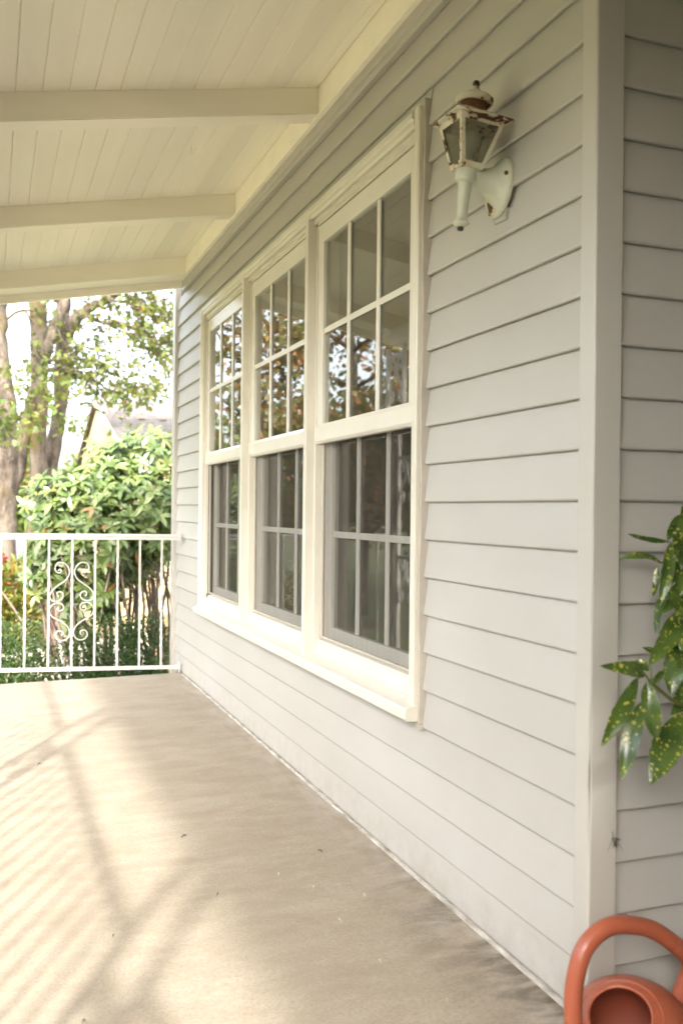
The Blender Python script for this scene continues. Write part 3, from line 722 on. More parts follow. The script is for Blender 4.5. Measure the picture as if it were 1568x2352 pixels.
for ci, y in enumerate(COLS):
    cc = empty('porch_column', (XF, y, fz(XF)), ('ornamental iron porch column behind the camera', 'ornamental iron porch column nearest the lantern', 'ornamental iron porch column opposite the middle of the window', 'ornamental iron porch column at the far corner')[ci], 'column', 'ornamental iron porch columns')
    for s in (-1, 1):
        b = B(); box(b, XF - 0.014, XF + 0.014, y + s * 0.14 - 0.014, y + s * 0.14 + 0.014, fz(XF), 2.30); obj('upright', b, M['iron'], cc)
    for s in (-1, 1):
        for kz in range(3):
            zz = 0.28 + kz * 0.72
            p3 = [(XF, y + s * q[0] * 0.00082, zz + 0.50 - (q[1] - 460) * 0.00115) for q in smoothp(SCR[0] , 3)]
            b = B(); tube(b, p3, 0.008, 6); obj('scroll', b, M['iron'], cc, smooth=True)
    for zz in (0.06, 0.78, 1.50, 2.22):
        b = B(); box(b, XF - 0.012, XF + 0.012, y - 0.1225, y + 0.1225, zz, zz + 0.024); obj('cross_bar', b, M['iron'], cc)

# ------------------------------------------------------------------ wall lantern
LP = Vector((0.004, 0.418, 1.973))
lamp = empty('wall_lantern', LP, 'weathered cream carriage lantern with rusty chips on the siding', 'lantern')
lamp.rotation_euler = (0.05, 0.085, 0); lamp.scale = (1.09, 1.09, 1.09)
def lp(name, b, mat, parent=lamp, smooth=True):
    o = obj(name, b, M[mat], parent, True, smooth)
    if smooth:
        md = o.modifiers.new('e', 'EDGE_SPLIT'); md.split_angle = R(38)
    return o
AX = -0.096                              # lantern axis, out from the wall
def LZ(py): return 0.219 - (py - 145) * 0.000321
# back plate: domed oval dish against the siding
b = B(); n = 40; prev = None
dish = [(1.0, -0.002), (1.0, -0.007), (0.985, -0.010), (0.955, -0.0125), (0.93, -0.0105), (0.90, -0.0125), (0.80, -0.017), (0.66, -0.023), (0.52, -0.032), (0.40, -0.045), (0.32, -0.062), (0.28, -0.085)]
rings = []
for s, x in dish:
    ring = []
    for k_ in range(n):
        an = 2 * math.pi * k_ / n
        f = max(0.0, (1.0 - s) / 0.72)
        ring.append(b.verts.new((x, 0.060 * s * math.cos(an), 0.072 * s * math.sin(an) - 0.008 + 0.010 * f)))
    rings.append(ring)
for i in range(len(rings) - 1):
    for k_ in range(n): b.faces.new((rings[i][k_], rings[i][(k_+1) % n], rings[i+1][(k_+1) % n], rings[i+1][k_]))
b.faces.new(rings[-1]); b.faces.new(rings[0]); lp('back_plate', b, 'lamp_clean')
b = B(); bmesh.ops.create_uvsphere(b, u_segments=10, v_segments=6, radius=0.0052)
for v in b.verts: v.co += Vector((-0.018, -0.048, 0.012))
lp('mounting_screw', b, 'rust')
b = B(); prism(b, [(0.012, -0.088), (0.003, -0.088), (0.0, -0.082), (0.0, -0.06), (0.012, -0.06)], 'y', -0.035, 0.02); lp('mounting_block', b, 'siding', smooth=False)
c0 = (AX, 0, 0)
b = B(); lathe(b, [(0.0, LZ(765)), (0.024, LZ(770)), (0.0252, LZ(785)), (0.0252, LZ(852)), (0.0245, LZ(866)), (0.019, LZ(876)), (0.0158, LZ(880)), (0.0155, LZ(920)), (0.0122, LZ(1120)), (0.0118, LZ(1140)), (0.014, LZ(1150)), (0.0185, LZ(1160)), (0.0198, LZ(1170)), (0.0185, LZ(1180)), (0.013, LZ(1192)), (0.008, LZ(1198)), (0, LZ(1198))], 28, c0); stem = lp('stem', b, 'lamp_clean')
b = B(); lathe(b, [(0, LZ(1196)), (0.006, LZ(1199)), (0.0078, LZ(1212)), (0.006, LZ(1224)), (0, LZ(1230))], 14, c0); lp('bottom_knob', b, 'lampknob', stem)
# cage
def sq(b, r0, z0, r1, z1, c=c0):
    A = [b.verts.new((c[0] + sx * r0, sy * r0, z0)) for sx, sy in ((-1,-1),(1,-1),(1,1),(-1,1))]
    C_ = [b.verts.new((c[0] + sx * r1, sy * r1, z1)) for sx, sy in ((-1,-1),(1,-1),(1,1),(-1,1))]
    for i in range(4): b.faces.new((A[i], A[(i+1) % 4], C_[(i+1) % 4], C_[i]))
    return A, C_
zb, zt = LZ(770), LZ(445); rb, rt = 0.0295, 0.0575
b = B(); A, C_ = sq(b, rb - 0.002, zb - 0.0045, rb + 0.001, zb + 0.007); b.faces.new(A); b.faces.new(C_); cage = lp('cage', b, 'lamp', smooth=False)
def lerp(a, b_, t): return a + (b_ - a) * t
for sx, sy in ((-1,-1),(1,-1),(1,1),(-1,1)):
    b = B(); P0 = Vector((AX + sx * rb, sy * rb, zb)); P1 = Vector((AX + sx * rt, sy * rt, zt))
    vs = []
    for P in (P0, P1):
        vs.append([b.verts.new(P + Vector((dx * -sx, dy * -sy, 0))) for dx, dy in ((0,0),(0.0095,0),(0.0095,0.002),(0.002,0.002),(0.002,0.0095),(0,0.0095))])
    for i in range(6): b.faces.new((vs[0][i], vs[0][(i+1) % 6], vs[1][(i+1) % 6], vs[1][i]))
    b.faces.new(vs[0]); b.faces.new(vs[1]); lp('cage_post', b, 'lamp', cage, smooth=False)
for (dx, dy) in ((-1,0),(1,0),(0,-1),(0,1)):
    t = Vector((-dy, dx, 0)); nrm = Vector((dx, dy, 0))
    def W4(r, h, z, ins): return Vector((AX, 0, z)) + nrm * (r - ins) + t * h
    # top and bottom border of each side, then its glass
    for fa, fb, nm in ((0.0, 0.07, 'cage_rail'), (0.88, 1.0, 'cage_rail')):
        b = B(); vs = []
        for f in (fa, fb):
            r = lerp(rb, rt, f); z = lerp(zb, zt, f)
            for ins in (0.0004, 0.0026): vs.append([b.verts.new(W4(r, s * (r - 0.0098), z, ins)) for s in (-1, 1)])
        for q in ((0, 2), (1, 3), (0, 1), (2, 3)): b.faces.new((vs[q[0]][0], vs[q[0]][1], vs[q[1]][1], vs[q[1]][0]))
        for e in (0, 1): b.faces.new((vs[0][e], vs[1][e], vs[3][e], vs[2][e]))
        lp(nm, b, 'lamp', cage, smooth=False)
    b = B(); q4 = []
    for f, s in ((0.071, -1), (0.071, 1), (0.879, 1), (0.879, -1)):
        r = lerp(rb, rt, f); q4.append(W4(r, s * (r - 0.008), lerp(zb, zt, f), 0.0045))
    b.faces.new([b.verts.new(q) for q in q4]); lp('lamp_glass', b, 'lampglass', cage, smooth=False)
# roof of the lantern: thin flared eave, neck, vent cap, finial
b = B(); A, C_ = sq(b, 0.0705, zt + 0.001, 0.0705, zt + 0.004); b.faces.new(A); sq(b, 0.0705, zt + 0.004, 0.046, zt + 0.017); A2, C2 = sq(b, 0.046, zt + 0.017, 0.034, zt + 0.024); b.faces.new(C2); lp('lantern_roof', b, 'lamp', smooth=False)
b = B(); lathe(b, [(0.036, zt + 0.020), (0.0335, zt + 0.030), (0.031, zt + 0.036), (0.031, zt + 0.046), (0, zt + 0.046)], 28, c0); lp('neck', b, 'rust')
zr = LZ(283)
b = B(); lathe(b, [(0.033, zr - 0.006), (0.0405, zr - 0.0075), (0.0435, zr - 0.004), (0.0445, zr + 0.001), (0.0438, zr + 0.006), (0.041, zr + 0.009), (0.039, zr + 0.0105), (0.030, zr + 0.015), (0.020, zr + 0.0195), (0.0135, zr + 0.024), (0.010, zr + 0.030), (0.0078, zr + 0.0345), (0, zr + 0.036)], 32, c0); vcap = lp('vent_cap', b, 'lamp_cap')
b = B(); lathe(b, [(0, zr + 0.034), (0.0065, zr + 0.0345), (0.0085, zr + 0.040), (0.0082, zr + 0.044), (0.0055, zr + 0.0485), (0, zr + 0.050)], 12, c0); lp('finial', b, 'lampknob', vcap)
b = B(); lathe(b, [(0, zb + 0.006), (0.013, zb + 0.008), (0.013, zb + 0.028), (0.016, zb + 0.036), (0.024, zb + 0.054), (0.026, zb + 0.066), (0.022, zb + 0.079), (0.012, zb + 0.087), (0, zb + 0.089)], 22, c0); lp('bulb', b, 'bulb')

# ------------------------------------------------------------------ watering can
wc0 = Vector((-0.052, -0.205, 0.0))
can = empty('watering_can', wc0, 'terracotta orange plastic watering can with a thick loop handle', 'watering can')
ax = Vector((-0.50, -0.34, 0.82)).normalized(); ctr = Vector((-0.008, -0.010, 0.094)); RA = 0.118
t1 = ax.orthogonal().normalized(); t2 = ax.cross(t1)
def canpt(th, ph, rad):
    d = ax * math.cos(th) + (t1 * math.cos(ph) + t2 * math.sin(ph)) * math.sin(th)
    p = ctr + Vector((d.x * rad * 1.10, d.y * rad * 1.10, d.z * rad * 1.02))
    if p.z < 0.10:
        f = (0.10 - p.z)
        # straighten the flanks below the middle into a foot
        h = math.hypot(p.x - ctr.x, p.y - ctr.y)
        p.z = max(0.10 - f * 1.02, 0.002 + (RA - rad) * 0.6)
    return p
b = B(); th0 = math.asin(0.056 / 0.120); nth, nph = 30, 48; rows = []
for i in range(nth + 1):
    th = th0 + (math.pi - th0) * i / nth
    rows.append([b.verts.new(canpt(th, 2 * math.pi * k_ / nph, RA)) for k_ in range(nph)] if i < nth else [b.verts.new(canpt(th, 0, RA))])
for i in range(nth):
    for k_ in range(nph):
        k2 = (k_ + 1) % nph
        if i == nth - 1: b.faces.new((rows[i][k_], rows[i][k2], rows[i+1][0]))
        else: b.faces.new((rows[i][k_], rows[i][k2], rows[i+1][k2], rows[i+1][k_]))
cbody = obj('body', b, M['terra'], can, True, True)
b = B(); rows = []
for i in range(nth + 1):
    th = th0 + 0.01 + (math.pi - th0 - 0.01) * i / nth
    rows.append([b.verts.new(canpt(th, 2 * math.pi * k_ / nph, RA - 0.004)) for k_ in range(nph)] if i < nth else [b.verts.new(canpt(th, 0, RA - 0.004))])
for i in range(nth):
    for k_ in range(nph):
        k2 = (k_ + 1) % nph
        if i == nth - 1: b.faces.new((rows[i][k_], rows[i][k2], rows[i+1][0]))
        else: b.faces.new((rows[i][k_], rows[i][k2], rows[i+1][k2], rows[i+1][k_]))
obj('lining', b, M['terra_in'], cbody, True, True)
b = B(); tube(b, [canpt(th0, 2 * math.pi * k_ / 48, RA - 0.0015) for k_ in range(49)], 0.0036, 8, False); obj('rim', b, M['terra'], cbody, True, True)
# raised ring round the shoulder
b = B(); tube(b, [canpt(th0 + 0.16, 2 * math.pi * k_ / 48, RA - 0.0008) for k_ in range(49)], 0.0024, 6, False); obj('shoulder_ring', b, M['terra'], cbody, True, True)
hpath = [(-0.092, -0.012, 0.035), (-0.118, -0.012, 0.075), (-0.136, -0.010, 0.125), (-0.141, -0.008, 0.19), (-0.134, -0.006, 0.245), (-0.115, -0.004, 0.292), (-0.082, -0.002, 0.318), (-0.046, 0.0, 0.326), (-0.004, 0.002, 0.320), (0.046, 0.004, 0.304), (0.096, 0.006, 0.272), (0.140, 0.008, 0.232), (0.168, 0.010, 0.185), (0.172, 0.010, 0.14), (0.155, 0.010, 0.10), (0.115, 0.01, 0.08)]
b = B(); hp3 = smoothp(hpath, 5); tube(b, hp3, 0.0172, 18); obj('handle', b, M['terra'], can, True, True)
b = B(); sp = smoothp([(0.10, 0.03, 0.055), (0.16, 0.06, 0.08), (0.22, 0.09, 0.14), (0.27, 0.115, 0.21), (0.31, 0.13, 0.25)], 4)
tube(b, sp, [lerp(0.030, 0.014, i / (len(sp) - 1)) for i in range(len(sp))], 14); spt = obj('spout', b, M['terra'], can, True, True)

# ------------------------------------------------------------------ gold-dust plant in a pot
plant = empty('potted_plant', (0.40, -0.22, 0.0), 'gold dust plant with yellow speckled leaves at the right edge', 'plant')
b = B(); lathe(b, [(0, 0.0), (0.10, 0.0), (0.105, 0.01), (0.145, 0.26), (0.155, 0.27), (0.155, 0.295), (0.14, 0.295), (0.135, 0.26), (0, 0.255)], 32, (0.40, -0.22, 0.0)); obj('pot', b, M['pot'], plant, smooth=True)
b = B(); lathe(b, [(0.134, 0.256), (0.1, 0.266), (0, 0.270)], 24, (0.40, -0.22, 0.0)); obj('soil', b, M['earth'], plant, smooth=True)
def z4(x, y): return (1560 + x / 2.6139) / 1.2245, (1400 + y / 2.6139) / 1.2245
def aleaf(p0, p1, w, sag=0.0, roll=0.0, fold=0.25, curl=0.0):
    p0, p1 = Vector(p0), Vector(p1); d = p1 - p0; L = d.length; d.normalize()
    view = (CAM - (p0 + p1) / 2).normalized()
    side = d.cross(view).normalized(); nr = side.cross(d).normalized()
    rot = Matrix.Rotation(roll, 3, d); side = rot @ side; nr = rot @ nr
    b = B(); n = 16; rows = []
    prof = lambda t: (math.sin(math.pi * min(1, t * 0.97 + 0.015)) ** 0.75) * (1 - 0.22 * t) * (1.0 if t < 0.93 else (1 - t) / 0.07 * 0.7 + 0.3)
    for i in range(n + 1):
        t = i / n; hw = w * 0.5 * prof(t)
        ser = 1 + (0.10 if (i % 2 and t > 0.45) else 0)
        c = p0 + d * (L * t) + nr * (sag * L * math.sin(math.pi * t)) - Vector((0, 0, 1)) * (curl * L * t * t)
        und = 0.05 * w * math.sin(t * 11 + w * 300)
        row = []
        for s in (-1, -0.5, 0, 0.5, 1):
            row.append(b.verts.new(c + side * (s * hw * ser) + nr * (abs(s) * hw * fold - (0.02 * w if s == 0 else 0) + und * s)))
        rows.append(row)
    for i in range(n):
        for k_ in range(4): b.faces.new((rows[i][k_], rows[i][k_+1], rows[i+1][k_+1], rows[i+1][k_]))
    return obj('leaf', b, M['aucuba'], plant, smooth=True)
PX = 0.000284
leaves = [  # base, tip (in the enlarged strip), width, depth of base and tip, sag, roll, fold
    ((655, 1290), (333, 1235), 135, -.20, -.24, .16, .15, .20), ((600, 1330), (338, 1832), 150, -.20, -.23, .05, -.25, .28),
    ((640, 1500), (492, 2075), 165, -.19, -.21, .05, .20, .25), ((680, 1345), (748, 1790), 165, -.20, -.22, .06, .1, .35),
    ((960, 1590), (703, 2112), 270, -.17, -.22, .06, .15, .22), ((850, 325), (535, 266), 62, -.10, -.12, -.08, .6, .3),
    ((780, 480), (465, 452), 92, -.06, -.04, .14, .75, .3), ((752, 505), (722, 730), 70, -.07, -.08, -.1, .5, .4),
    ((850, 335), (770, 790), 120, -.12, -.16, .10, -.2, .4), ((900, 180), (828, 315), 95, -.08, -.10, .05, .2, .3),
    ((975, 420), (868, 268), 110, -.14, -.17, .06, -.3, .3), ((850, 650), (742, 992), 135, -.09, -.11, .05, .9, .15),
    ((905, 840), (690, 1235), 185, -.16, -.20, .08, -.35, .25), ((960, 1040), (845, 1440), 230, -.16, -.19, .06, .2, .25),
    ((700, 1270), (580, 1195), 95, -.12, -.10, .05, .4, .2), ((985, 480), (915, 720), 120, -.16, -.18, .05, -.2, .3),
    ((965, 640), (835, 770), 130, -.14, -.17, .06, .3, .3), ((940, 830), (825, 690), 115, -.17, -.19, .05, .2, .3),
    ((820, 1270), (715, 1390), 75, -.12, -.13, .06, .5, .3), ((990, 100), (905, 300), 130, -.11, -.14, .05, .0, .3),
    ((800, 1180), (640, 1100), 70, -.10, -.09, .08, .5, .3), ((940, 1180), (800, 1330), 130, -.15, -.17, .06, .3, .28), ((930, 560), (800, 500), 80, -.10, -.11, .07, .4, .3), ((900, 470), (850, 640), 85, -.11, -.13, .07, -.3, .3), ((960, 130), (840, 210), 75, -.09, -.10, .07, .3, .3), ((985, 1620), (880, 1720), 120, -.12, -.14, .06, .3, .28), ((1010, 420), (890, 360), 95, -.16, -.19, .07, .2, .3), ((1000, 940), (870, 900), 100, -.17, -.20, .07, .3, .3), ((1005, 1130), (905, 1250), 120, -.18, -.21, .06, -.2, .28), ((900, 740), (790, 860), 90, -.12, -.14, .07, .3, .3), ((930, 880), (790, 960), 95, -.13, -.16, .07, .4, .28), ((960, 980), (840, 1120), 120, -.14, -.17, .06, .2, .28), ((880, 1090), (770, 1160), 80, -.11, -.12, .07, .5, .3), ((990, 1380), (860, 1500), 130, -.15, -.18, .06, -.2, .28), ((985, 1500), (850, 1600), 110, -.13, -.15, .06, .3, .28), ((880, 560), (790, 650), 80, -.12, -.14, .07, .3, .3), ((985, 250), (930, 60), 110, -.10, -.12, .05, .2, .3), ((960, 230), (880, 420), 120, -.12, -.15, .06, .1, .3), ((985, 560), (880, 640), 130, -.13, -.16, .06, .25, .3), ((1000, 330), (905, 500), 130, -.15, -.18, .06, -.15, .3), ((990, 690), (900, 900), 150, -.15, -.19, .06, .15, .25), ((1000, 1480), (900, 1440), 110, -.12, -.14, .06, .3, .3), ((990, 1350), (900, 1560), 140, -.13, -.15, .05, -.3, .3),
    ((960, 900), (850, 1060), 150, -.14, -.18, .07, .3, .25), ((1010, 800), (930, 1130), 190, -.18, -.21, .05, -.1, .25),
    ((1020, 1250), (950, 1500), 160, -.17, -.20, .05, .2, .25),
]
for (bx_, by_), (tx_, ty_), w_, d0, d1, sg, rl, fo in leaves:
    p0 = at(*z4(bx_, by_), d0); p1 = at(*z4(tx_, ty_), d1)
    aleaf(p0, p1, w_ * PX * 0.85, sg + 0.02, rl, fo)
def stem_(pts, r0, r1):
    b = B(); sp = smoothp([tuple(p) for p in pts], 4); tube(b, sp, [lerp(r0, r1, i / (len(sp) - 1)) for i in range(len(sp))], 7); obj('stem', b, M['stem'], plant, smooth=True)
root = Vector((0.40, -0.22, 0.25))
stem_([root, (0.33, -0.2, 0.45), (0.24, -0.19, 0.62), at(*z4(1000, 1560), -.19), at(*z4(890, 1510), -.195), at(*z4(720, 1370), -.20), at(*z4(655, 1290), -.20)], 0.007, 0.0026)
stem_([at(*z4(720, 1370), -.20), at(*z4(705, 1300), -.195), at(*z4(700, 1240), -.19)], 0.0024, 0.002)
stem_([at(*z4(690, 1340), -.20), at(*z4(640, 1420), -.195), at(*z4(640, 1500), -.19)], 0.0022, 0.0018)
stem_([at(*z4(655, 1300), -.20), at(*z4(625, 1320), -.20), at(*z4(600, 1332), -.20)], 0.002, 0.0018)
stem_([root, (0.36, -0.2, 0.6), (0.26, -0.17, 0.85), (0.18, -0.14, 1.0), at(*z4(960, 500), -.12), at(*z4(880, 400), -.11), at(*z4(848, 330), -.10)], 0.007, 0.0024)
stem_([at(*z4(960, 500), -.12), at(*z4(860, 470), -.09), at(*z4(776, 478), -.06)], 0.0026, 0.0018)
stem_([(0.26, -0.17, 0.85), (0.19, -0.16, 0.90), at(*z4(960, 1040), -.16), at(*z4(905, 840), -.16)], 0.004, 0.0022)
stem_([root, (0.45, -0.24, 0.6), (0.46, -0.25, 0.95), (0.42, -0.22, 1.2)], 0.007, 0.003)
for i in range(22):                       # the rest of the plant, outside the frame
    an = rnd.uniform(0, 6.28); zz = rnd.uniform(0.55, 1.3); rr = rnd.uniform(0.03, 0.1)
    p0 = Vector((0.42 + rr * math.cos(an), -0.20 + rr * math.sin(an) * 0.8, zz))
    dd = Vector((math.cos(an), math.sin(an) * 0.7, rnd.uniform(-0.9, 0.3))).normalized() * rnd.uniform(0.10, 0.16)
    if p0.x + dd.x < 0.24: continue
    aleaf(p0, p0 + dd, rnd.uniform(0.035, 0.06), 0.08, rnd.uniform(-.5, .5), 0.25)

# ------------------------------------------------------------------ small stuff: dry wisp on the trim, litter on the slab
wp_ = at(1405, 1926, -0.014)
b = B()
tube(b, smoothp([(wp_.x, wp_.y, wp_.z + 0.014), (wp_.x + 0.001, wp_.y - 0.003, wp_.z + 0.008), (wp_.x, wp_.y - 0.001, wp_.z)], 3), 0.0009, 5)
for dx, dz, r in ((-0.016, -0.026, 0.0004), (0.026, -0.030, 0.0004), (0.008, -0.020, 0.0020), (0.019, -0.004, 0.0020), (0.001, -0.02, 0.0008)):
    tube(b, smoothp([(wp_.x, wp_.y, wp_.z), (wp_.x + dx * 0.5, wp_.y - 0.006, wp_.z + dz * 0.4), (wp_.x + dx, wp_.y - 0.004, wp_.z + dz)], 3), [r * q for q in (0.6, 0.9, 1.1, 1.2, 1.1, 0.9, 0.4)], 5)
tag(obj('dry_grass_wisp', b, M['debris'], smooth=True), 'dried brown wisp of grass stuck beside the corner trim', 'dry grass')
def floor_at(px, py):
    d = FW * 2129.0 + RT * (px - 784) - UP * (py - 1176)
    return CAM + d * ((0.0 - CAM.z) / d.z)
def litter(px, py, L, Wd, ang, mat, label, name='dry_leaf'):
    p = floor_at(px, py); z = fz(p.x) + 0.0015; L *= 0.8; Wd *= 0.7
    b = B(); n = 6; rows = []
    for i in range(n + 1):
        t = i / n; hw = Wd * 0.5 * math.sin(math.pi * (0.08 + 0.86 * t))
        c = Vector((p.x + math.cos(ang) * L * (t - .5), p.y + math.sin(ang) * L * (t - .5), z + 0.004 * math.sin(t * 3.1) + 0.003 * t))
        s = Vector((-math.sin(ang), math.cos(ang), 0))
        rows.append([b.verts.new(c - s * hw + Vector((0, 0, 0.003))), b.verts.new(c), b.verts.new(c + s * hw + Vector((0, 0, 0.004)))])
    for i in range(n):
        for k_ in range(2): b.faces.new((rows[i][k_], rows[i][k_+1], rows[i+1][k_+1], rows[i+1][k_]))
    o = obj(name, b, M[mat], smooth=True); tag(o, label, 'leaf' if name == 'dry_leaf' else 'flake')
    if name != 'dry_leaf': o['group'] = 'white flakes on the slab'
    sm = o.modifiers.new('s', 'SOLIDIFY'); sm.thickness = 0.0006
litter(422, 1920, 0.024, 0.009, 0.35, 'debris', 'dark dry leaf scrap in the middle of the concrete floor')
litter(735, 1957, 0.020, 0.012, 2.3, 'debris2', 'brown leaf scrap on the shaded concrete near the wall')
litter(500, 2054, 0.008, 0.006, 0.6, 'debris', 'tiny grey scrap on the floor at the shadow of the column')
litter(90, 1752, 0.018, 0.010, 0.3, 'debris', 'small dry leaf scrap on the floor among the far railing shadows')
litter(192, 2352 - 12, 0.010, 0.006, 0.4, 'debris', 'tiny dark scrap on the sunny floor at the bottom edge')
litter(260, 2146, 0.006, 0.005, 0.4, 'debris', 'tiny dark scrap beside the crossing shadows on the floor')
for px, py, lb in ((836, 2060, 'tiny white paint flake nearest the wall on the shaded floor'), (720, 2040, 'tiny white paint flake below the brown leaf scrap'), (1026, 2301, 'tiny white paint flake by the dark stain at the bottom'), (780, 2115, 'tiny white paint flake in the middle of the shaded floor'), (640, 2010, 'tiny white paint flake at the edge of the sun patch'), (872, 2210, 'tiny white paint flake low on the shaded floor')):
    litter(px, py, 0.006, 0.005, rnd.uniform(0, 3), 'chip', lb, 'paint_flake')

# ------------------------------------------------------------------ vegetation
def cloud(name, P, D, Nn, size, tone, tpl, faces, mat, parent, kind=None):
    """one mesh of many leaves: P position, D pointing, Nn facing (arrays), tpl (k,3) leaf outline along/side/up"""
    P, D, Nn = (np.asarray(a, float) for a in (P, D, Nn)); size = np.asarray(size, float)
    D /= np.linalg.norm(D, axis=1, keepdims=True) + 1e-9
    S = np.cross(D, Nn); S /= np.linalg.norm(S, axis=1, keepdims=True) + 1e-9
    U = np.cross(S, D); tpl = np.asarray(tpl, float); k_ = len(tpl); n = len(P)
    V = P[:, None, :] + size[:, None, None] * (tpl[None, :, 0:1] * D[:, None, :] + tpl[None, :, 1:2] * S[:, None, :] + tpl[None, :, 2:3] * U[:, None, :])
    V = V.reshape(-1, 3); F = np.asarray(faces)[None] + (np.arange(n) * k_)[:, None, None]; F = F.reshape(-1, 3)
    me = bpy.data.meshes.new(name); me.vertices.add(len(V)); me.vertices.foreach_set('co', V.ravel())
    me.loops.add(F.size); me.loops.foreach_set('vertex_index', F.ravel().astype(np.int32))
    me.polygons.add(len(F)); me.polygons.foreach_set('loop_start', np.arange(0, F.size, 3, dtype=np.int32)); me.polygons.foreach_set('loop_total', np.full(len(F), 3, dtype=np.int32))
    at_ = me.attributes.new('tone', 'FLOAT', 'POINT'); at_.data.foreach_set('value', np.repeat(np.asarray(tone, np.float32), k_))
    me.update(); me.validate()
    o = link(name, me, mat, parent)
    if kind: o['kind'] = kind
    return o
T_ELL = [(0, 0, 0), (0.30, 0.16, 0.035), (0.30, -0.16, 0.035), (0.68, 0.155, 0.0), (0.68, -0.155, 0.0), (1.0, 0, -0.15), (0.5, 0, 0.0)]
F_ELL = [(0, 1, 6), (0, 6, 2), (1, 3, 6), (6, 4, 2), (3, 5, 6), (6, 5, 4)]
T_MAP = [(0, 0, 0), (0.12, 0.45, 0.05), (0.42, 0.22, 0.0), (0.62, 0.50, 0.06), (0.66, 0.16, 0), (1.0, 0, -0.08), (0.66, -0.16, 0), (0.62, -0.50, 0.06), (0.42, -0.22, 0), (0.12, -0.45, 0.05)]
F_MAP = [(0, 1, 2), (0, 2, 8), (0, 8, 9), (2, 3, 4), (2, 4, 6), (2, 6, 8), (4, 5, 6), (6, 7, 8)]
T_SM = [(0, 0, 0), (0.5, 0.3, 0.04), (1, 0, 0), (0.5, -0.3, 0.04)]; F_SM = [(0, 1, 2), (0, 2, 3)]
rg = np.random.default_rng(11)

def wander(p0, d, L, n, jit, droop=0.0):
    pts = [Vector(p0)]; d = Vector(d).normalized()
    for i in range(n):
        d = (d + Vector((rnd.gauss(0, jit), rnd.gauss(0, jit), rnd.gauss(0, jit) - droop))).normalized()
        pts.append(pts[-1] + d * (L / n))
    return pts
def branch_out(bm, path, r0, r1, tips, level, spread, blen):
    n = len(path); tube(bm, path, [lerp(r0, r1, i / (n - 1)) for i in range(n)], 8 if r0 > 0.05 else 5, True)
    if level == 0:
        tips.extend(path[1:]); return
    for i in range(1, n):
        for _ in range(2):
            if rnd.random() < 0.6:
                d = (path[i] - path[i-1]).normalized()
                q = Vector((rnd.gauss(0, 1), rnd.gauss(0, 1), rnd.gauss(0, .7))).normalized()
                nd = (d * 0.5 + q * spread).normalized()
                branch_out(bm, wander(path[i], nd, blen * rnd.uniform(.6, 1.2), 4, 0.22, 0.02), lerp(r0, r1, i / (n - 1)) * 0.5, 0.006, tips, level - 1, spread, blen * 0.55)
def leaves_on(tips, per, spread, size, tone_mu, tone_sd, mat, parent, name='crown', tpl=T_MAP, fac=F_MAP, hang=0.5):
    T = np.array([tuple(t) for t in tips]); n = len(T) * per
    P = np.repeat(T, per, axis=0) + rg.normal(0, spread, (n, 3))
    D = rg.normal(0, 1, (n, 3)); D[:, 2] -= hang; Nn = rg.normal(0, 0.7, (n, 3)); Nn[:, 2] += 1.0
    base = np.repeat(rg.normal(0, 0.12, len(T)), per)
    tone = np.clip(tone_mu + base + rg.normal(0, tone_sd, n), 0, 1)
    return cloud(name, P, D, Nn, rg.uniform(0.7, 1.25, n) * size, tone, tpl, fac, mat, parent, 'stuff')

def px_path(pts, Y, jit=0.0): return [at(x, y, Y + (rnd.uniform(-jit, jit))) for x, y in pts]
def z2(x, y): return x / 3.097, 637 + y / 3.097
def fine(path, n=4, wob=0.0):
    out = smoothp([tuple(p) for p in path], n)
    return [Vector(p) + Vector((rnd.gauss(0, wob), rnd.gauss(0, wob), rnd.gauss(0, wob * .3))) for p in out]
def rpx(w, Y): return w / 3.097 * (Y - CAM.y) / 0.97 / 2129.0 / 2

def big_tree(label, Y, limbs, tmu, extra=(), boughs=(), per=2, size=0.10):
    base = at(*limbs[0][0][0], Y); base.z = gz(base.x, Y)
    t = empty('maple_tree', base, label, 'tree', 'big maples beyond the porch end')
    b = B(); tips = []
    for pts, widths in limbs:
        P = fine([at(x, y, Y) for x, y in pts], 4, 0.012)
        wd = np.interp(np.linspace(0, 1, len(P)), np.linspace(0, 1, len(widths)), widths)
        tube(b, P, [rpx(w, Y) for w in wd], 14)
    obj('trunk', b, M['bark'], t, smooth=True)
    b = B()
    for pts, w0, lv, bl in boughs:
        path = fine([at(x, y, Y + dy) for x, y, dy in pts], 3, 0.03)
        branch_out(b, path, rpx(w0, Y), 0.012, tips, lv, 0.75, bl)
    if boughs:
        obj('branches', b, M['bark'], t, smooth=True)
    for (cx, cy, dy, rx_, rz_, n) in extra:
        c = at(cx, cy, Y + dy)
        for _ in range(n):
            v = Vector((rnd.gauss(0, 1), rnd.gauss(0, 1), rnd.gauss(0, 1))).normalized() * rnd.random() ** 0.4
            tips.append(c + Vector((v.x * rx_, v.y * rx_, v.z * rz_)))
    tips = [q for q in tips if rnd.random() < 0.36]
    leaves_on(tips, per + 2, 0.085, size, tmu, 0.17, M['maple'], t)
    return t
Zz = lambda *q: [z2(*p) for p in q]
big_tree('mossy maple with a thick leaning trunk at the left edge', 12.4,
    [(Zz((-10, 2900), (20, 2000), (35, 1600), (55, 1250), (50, 950), (20, 650), (-10, 400), (0, 150), (30, -200), (40, -700)), (190, 160, 150, 140, 125, 105, 100, 95, 80, 60))],
    0.22, extra=((10, 870, -0.8, 0.9, 0.28, 46), (40, 960, -1.0, 0.9, 0.35, 60), (5, 960, -.8, .7, .3, 40), (-60, 500, 0, 2.6, 1.2, 120)), per=5)
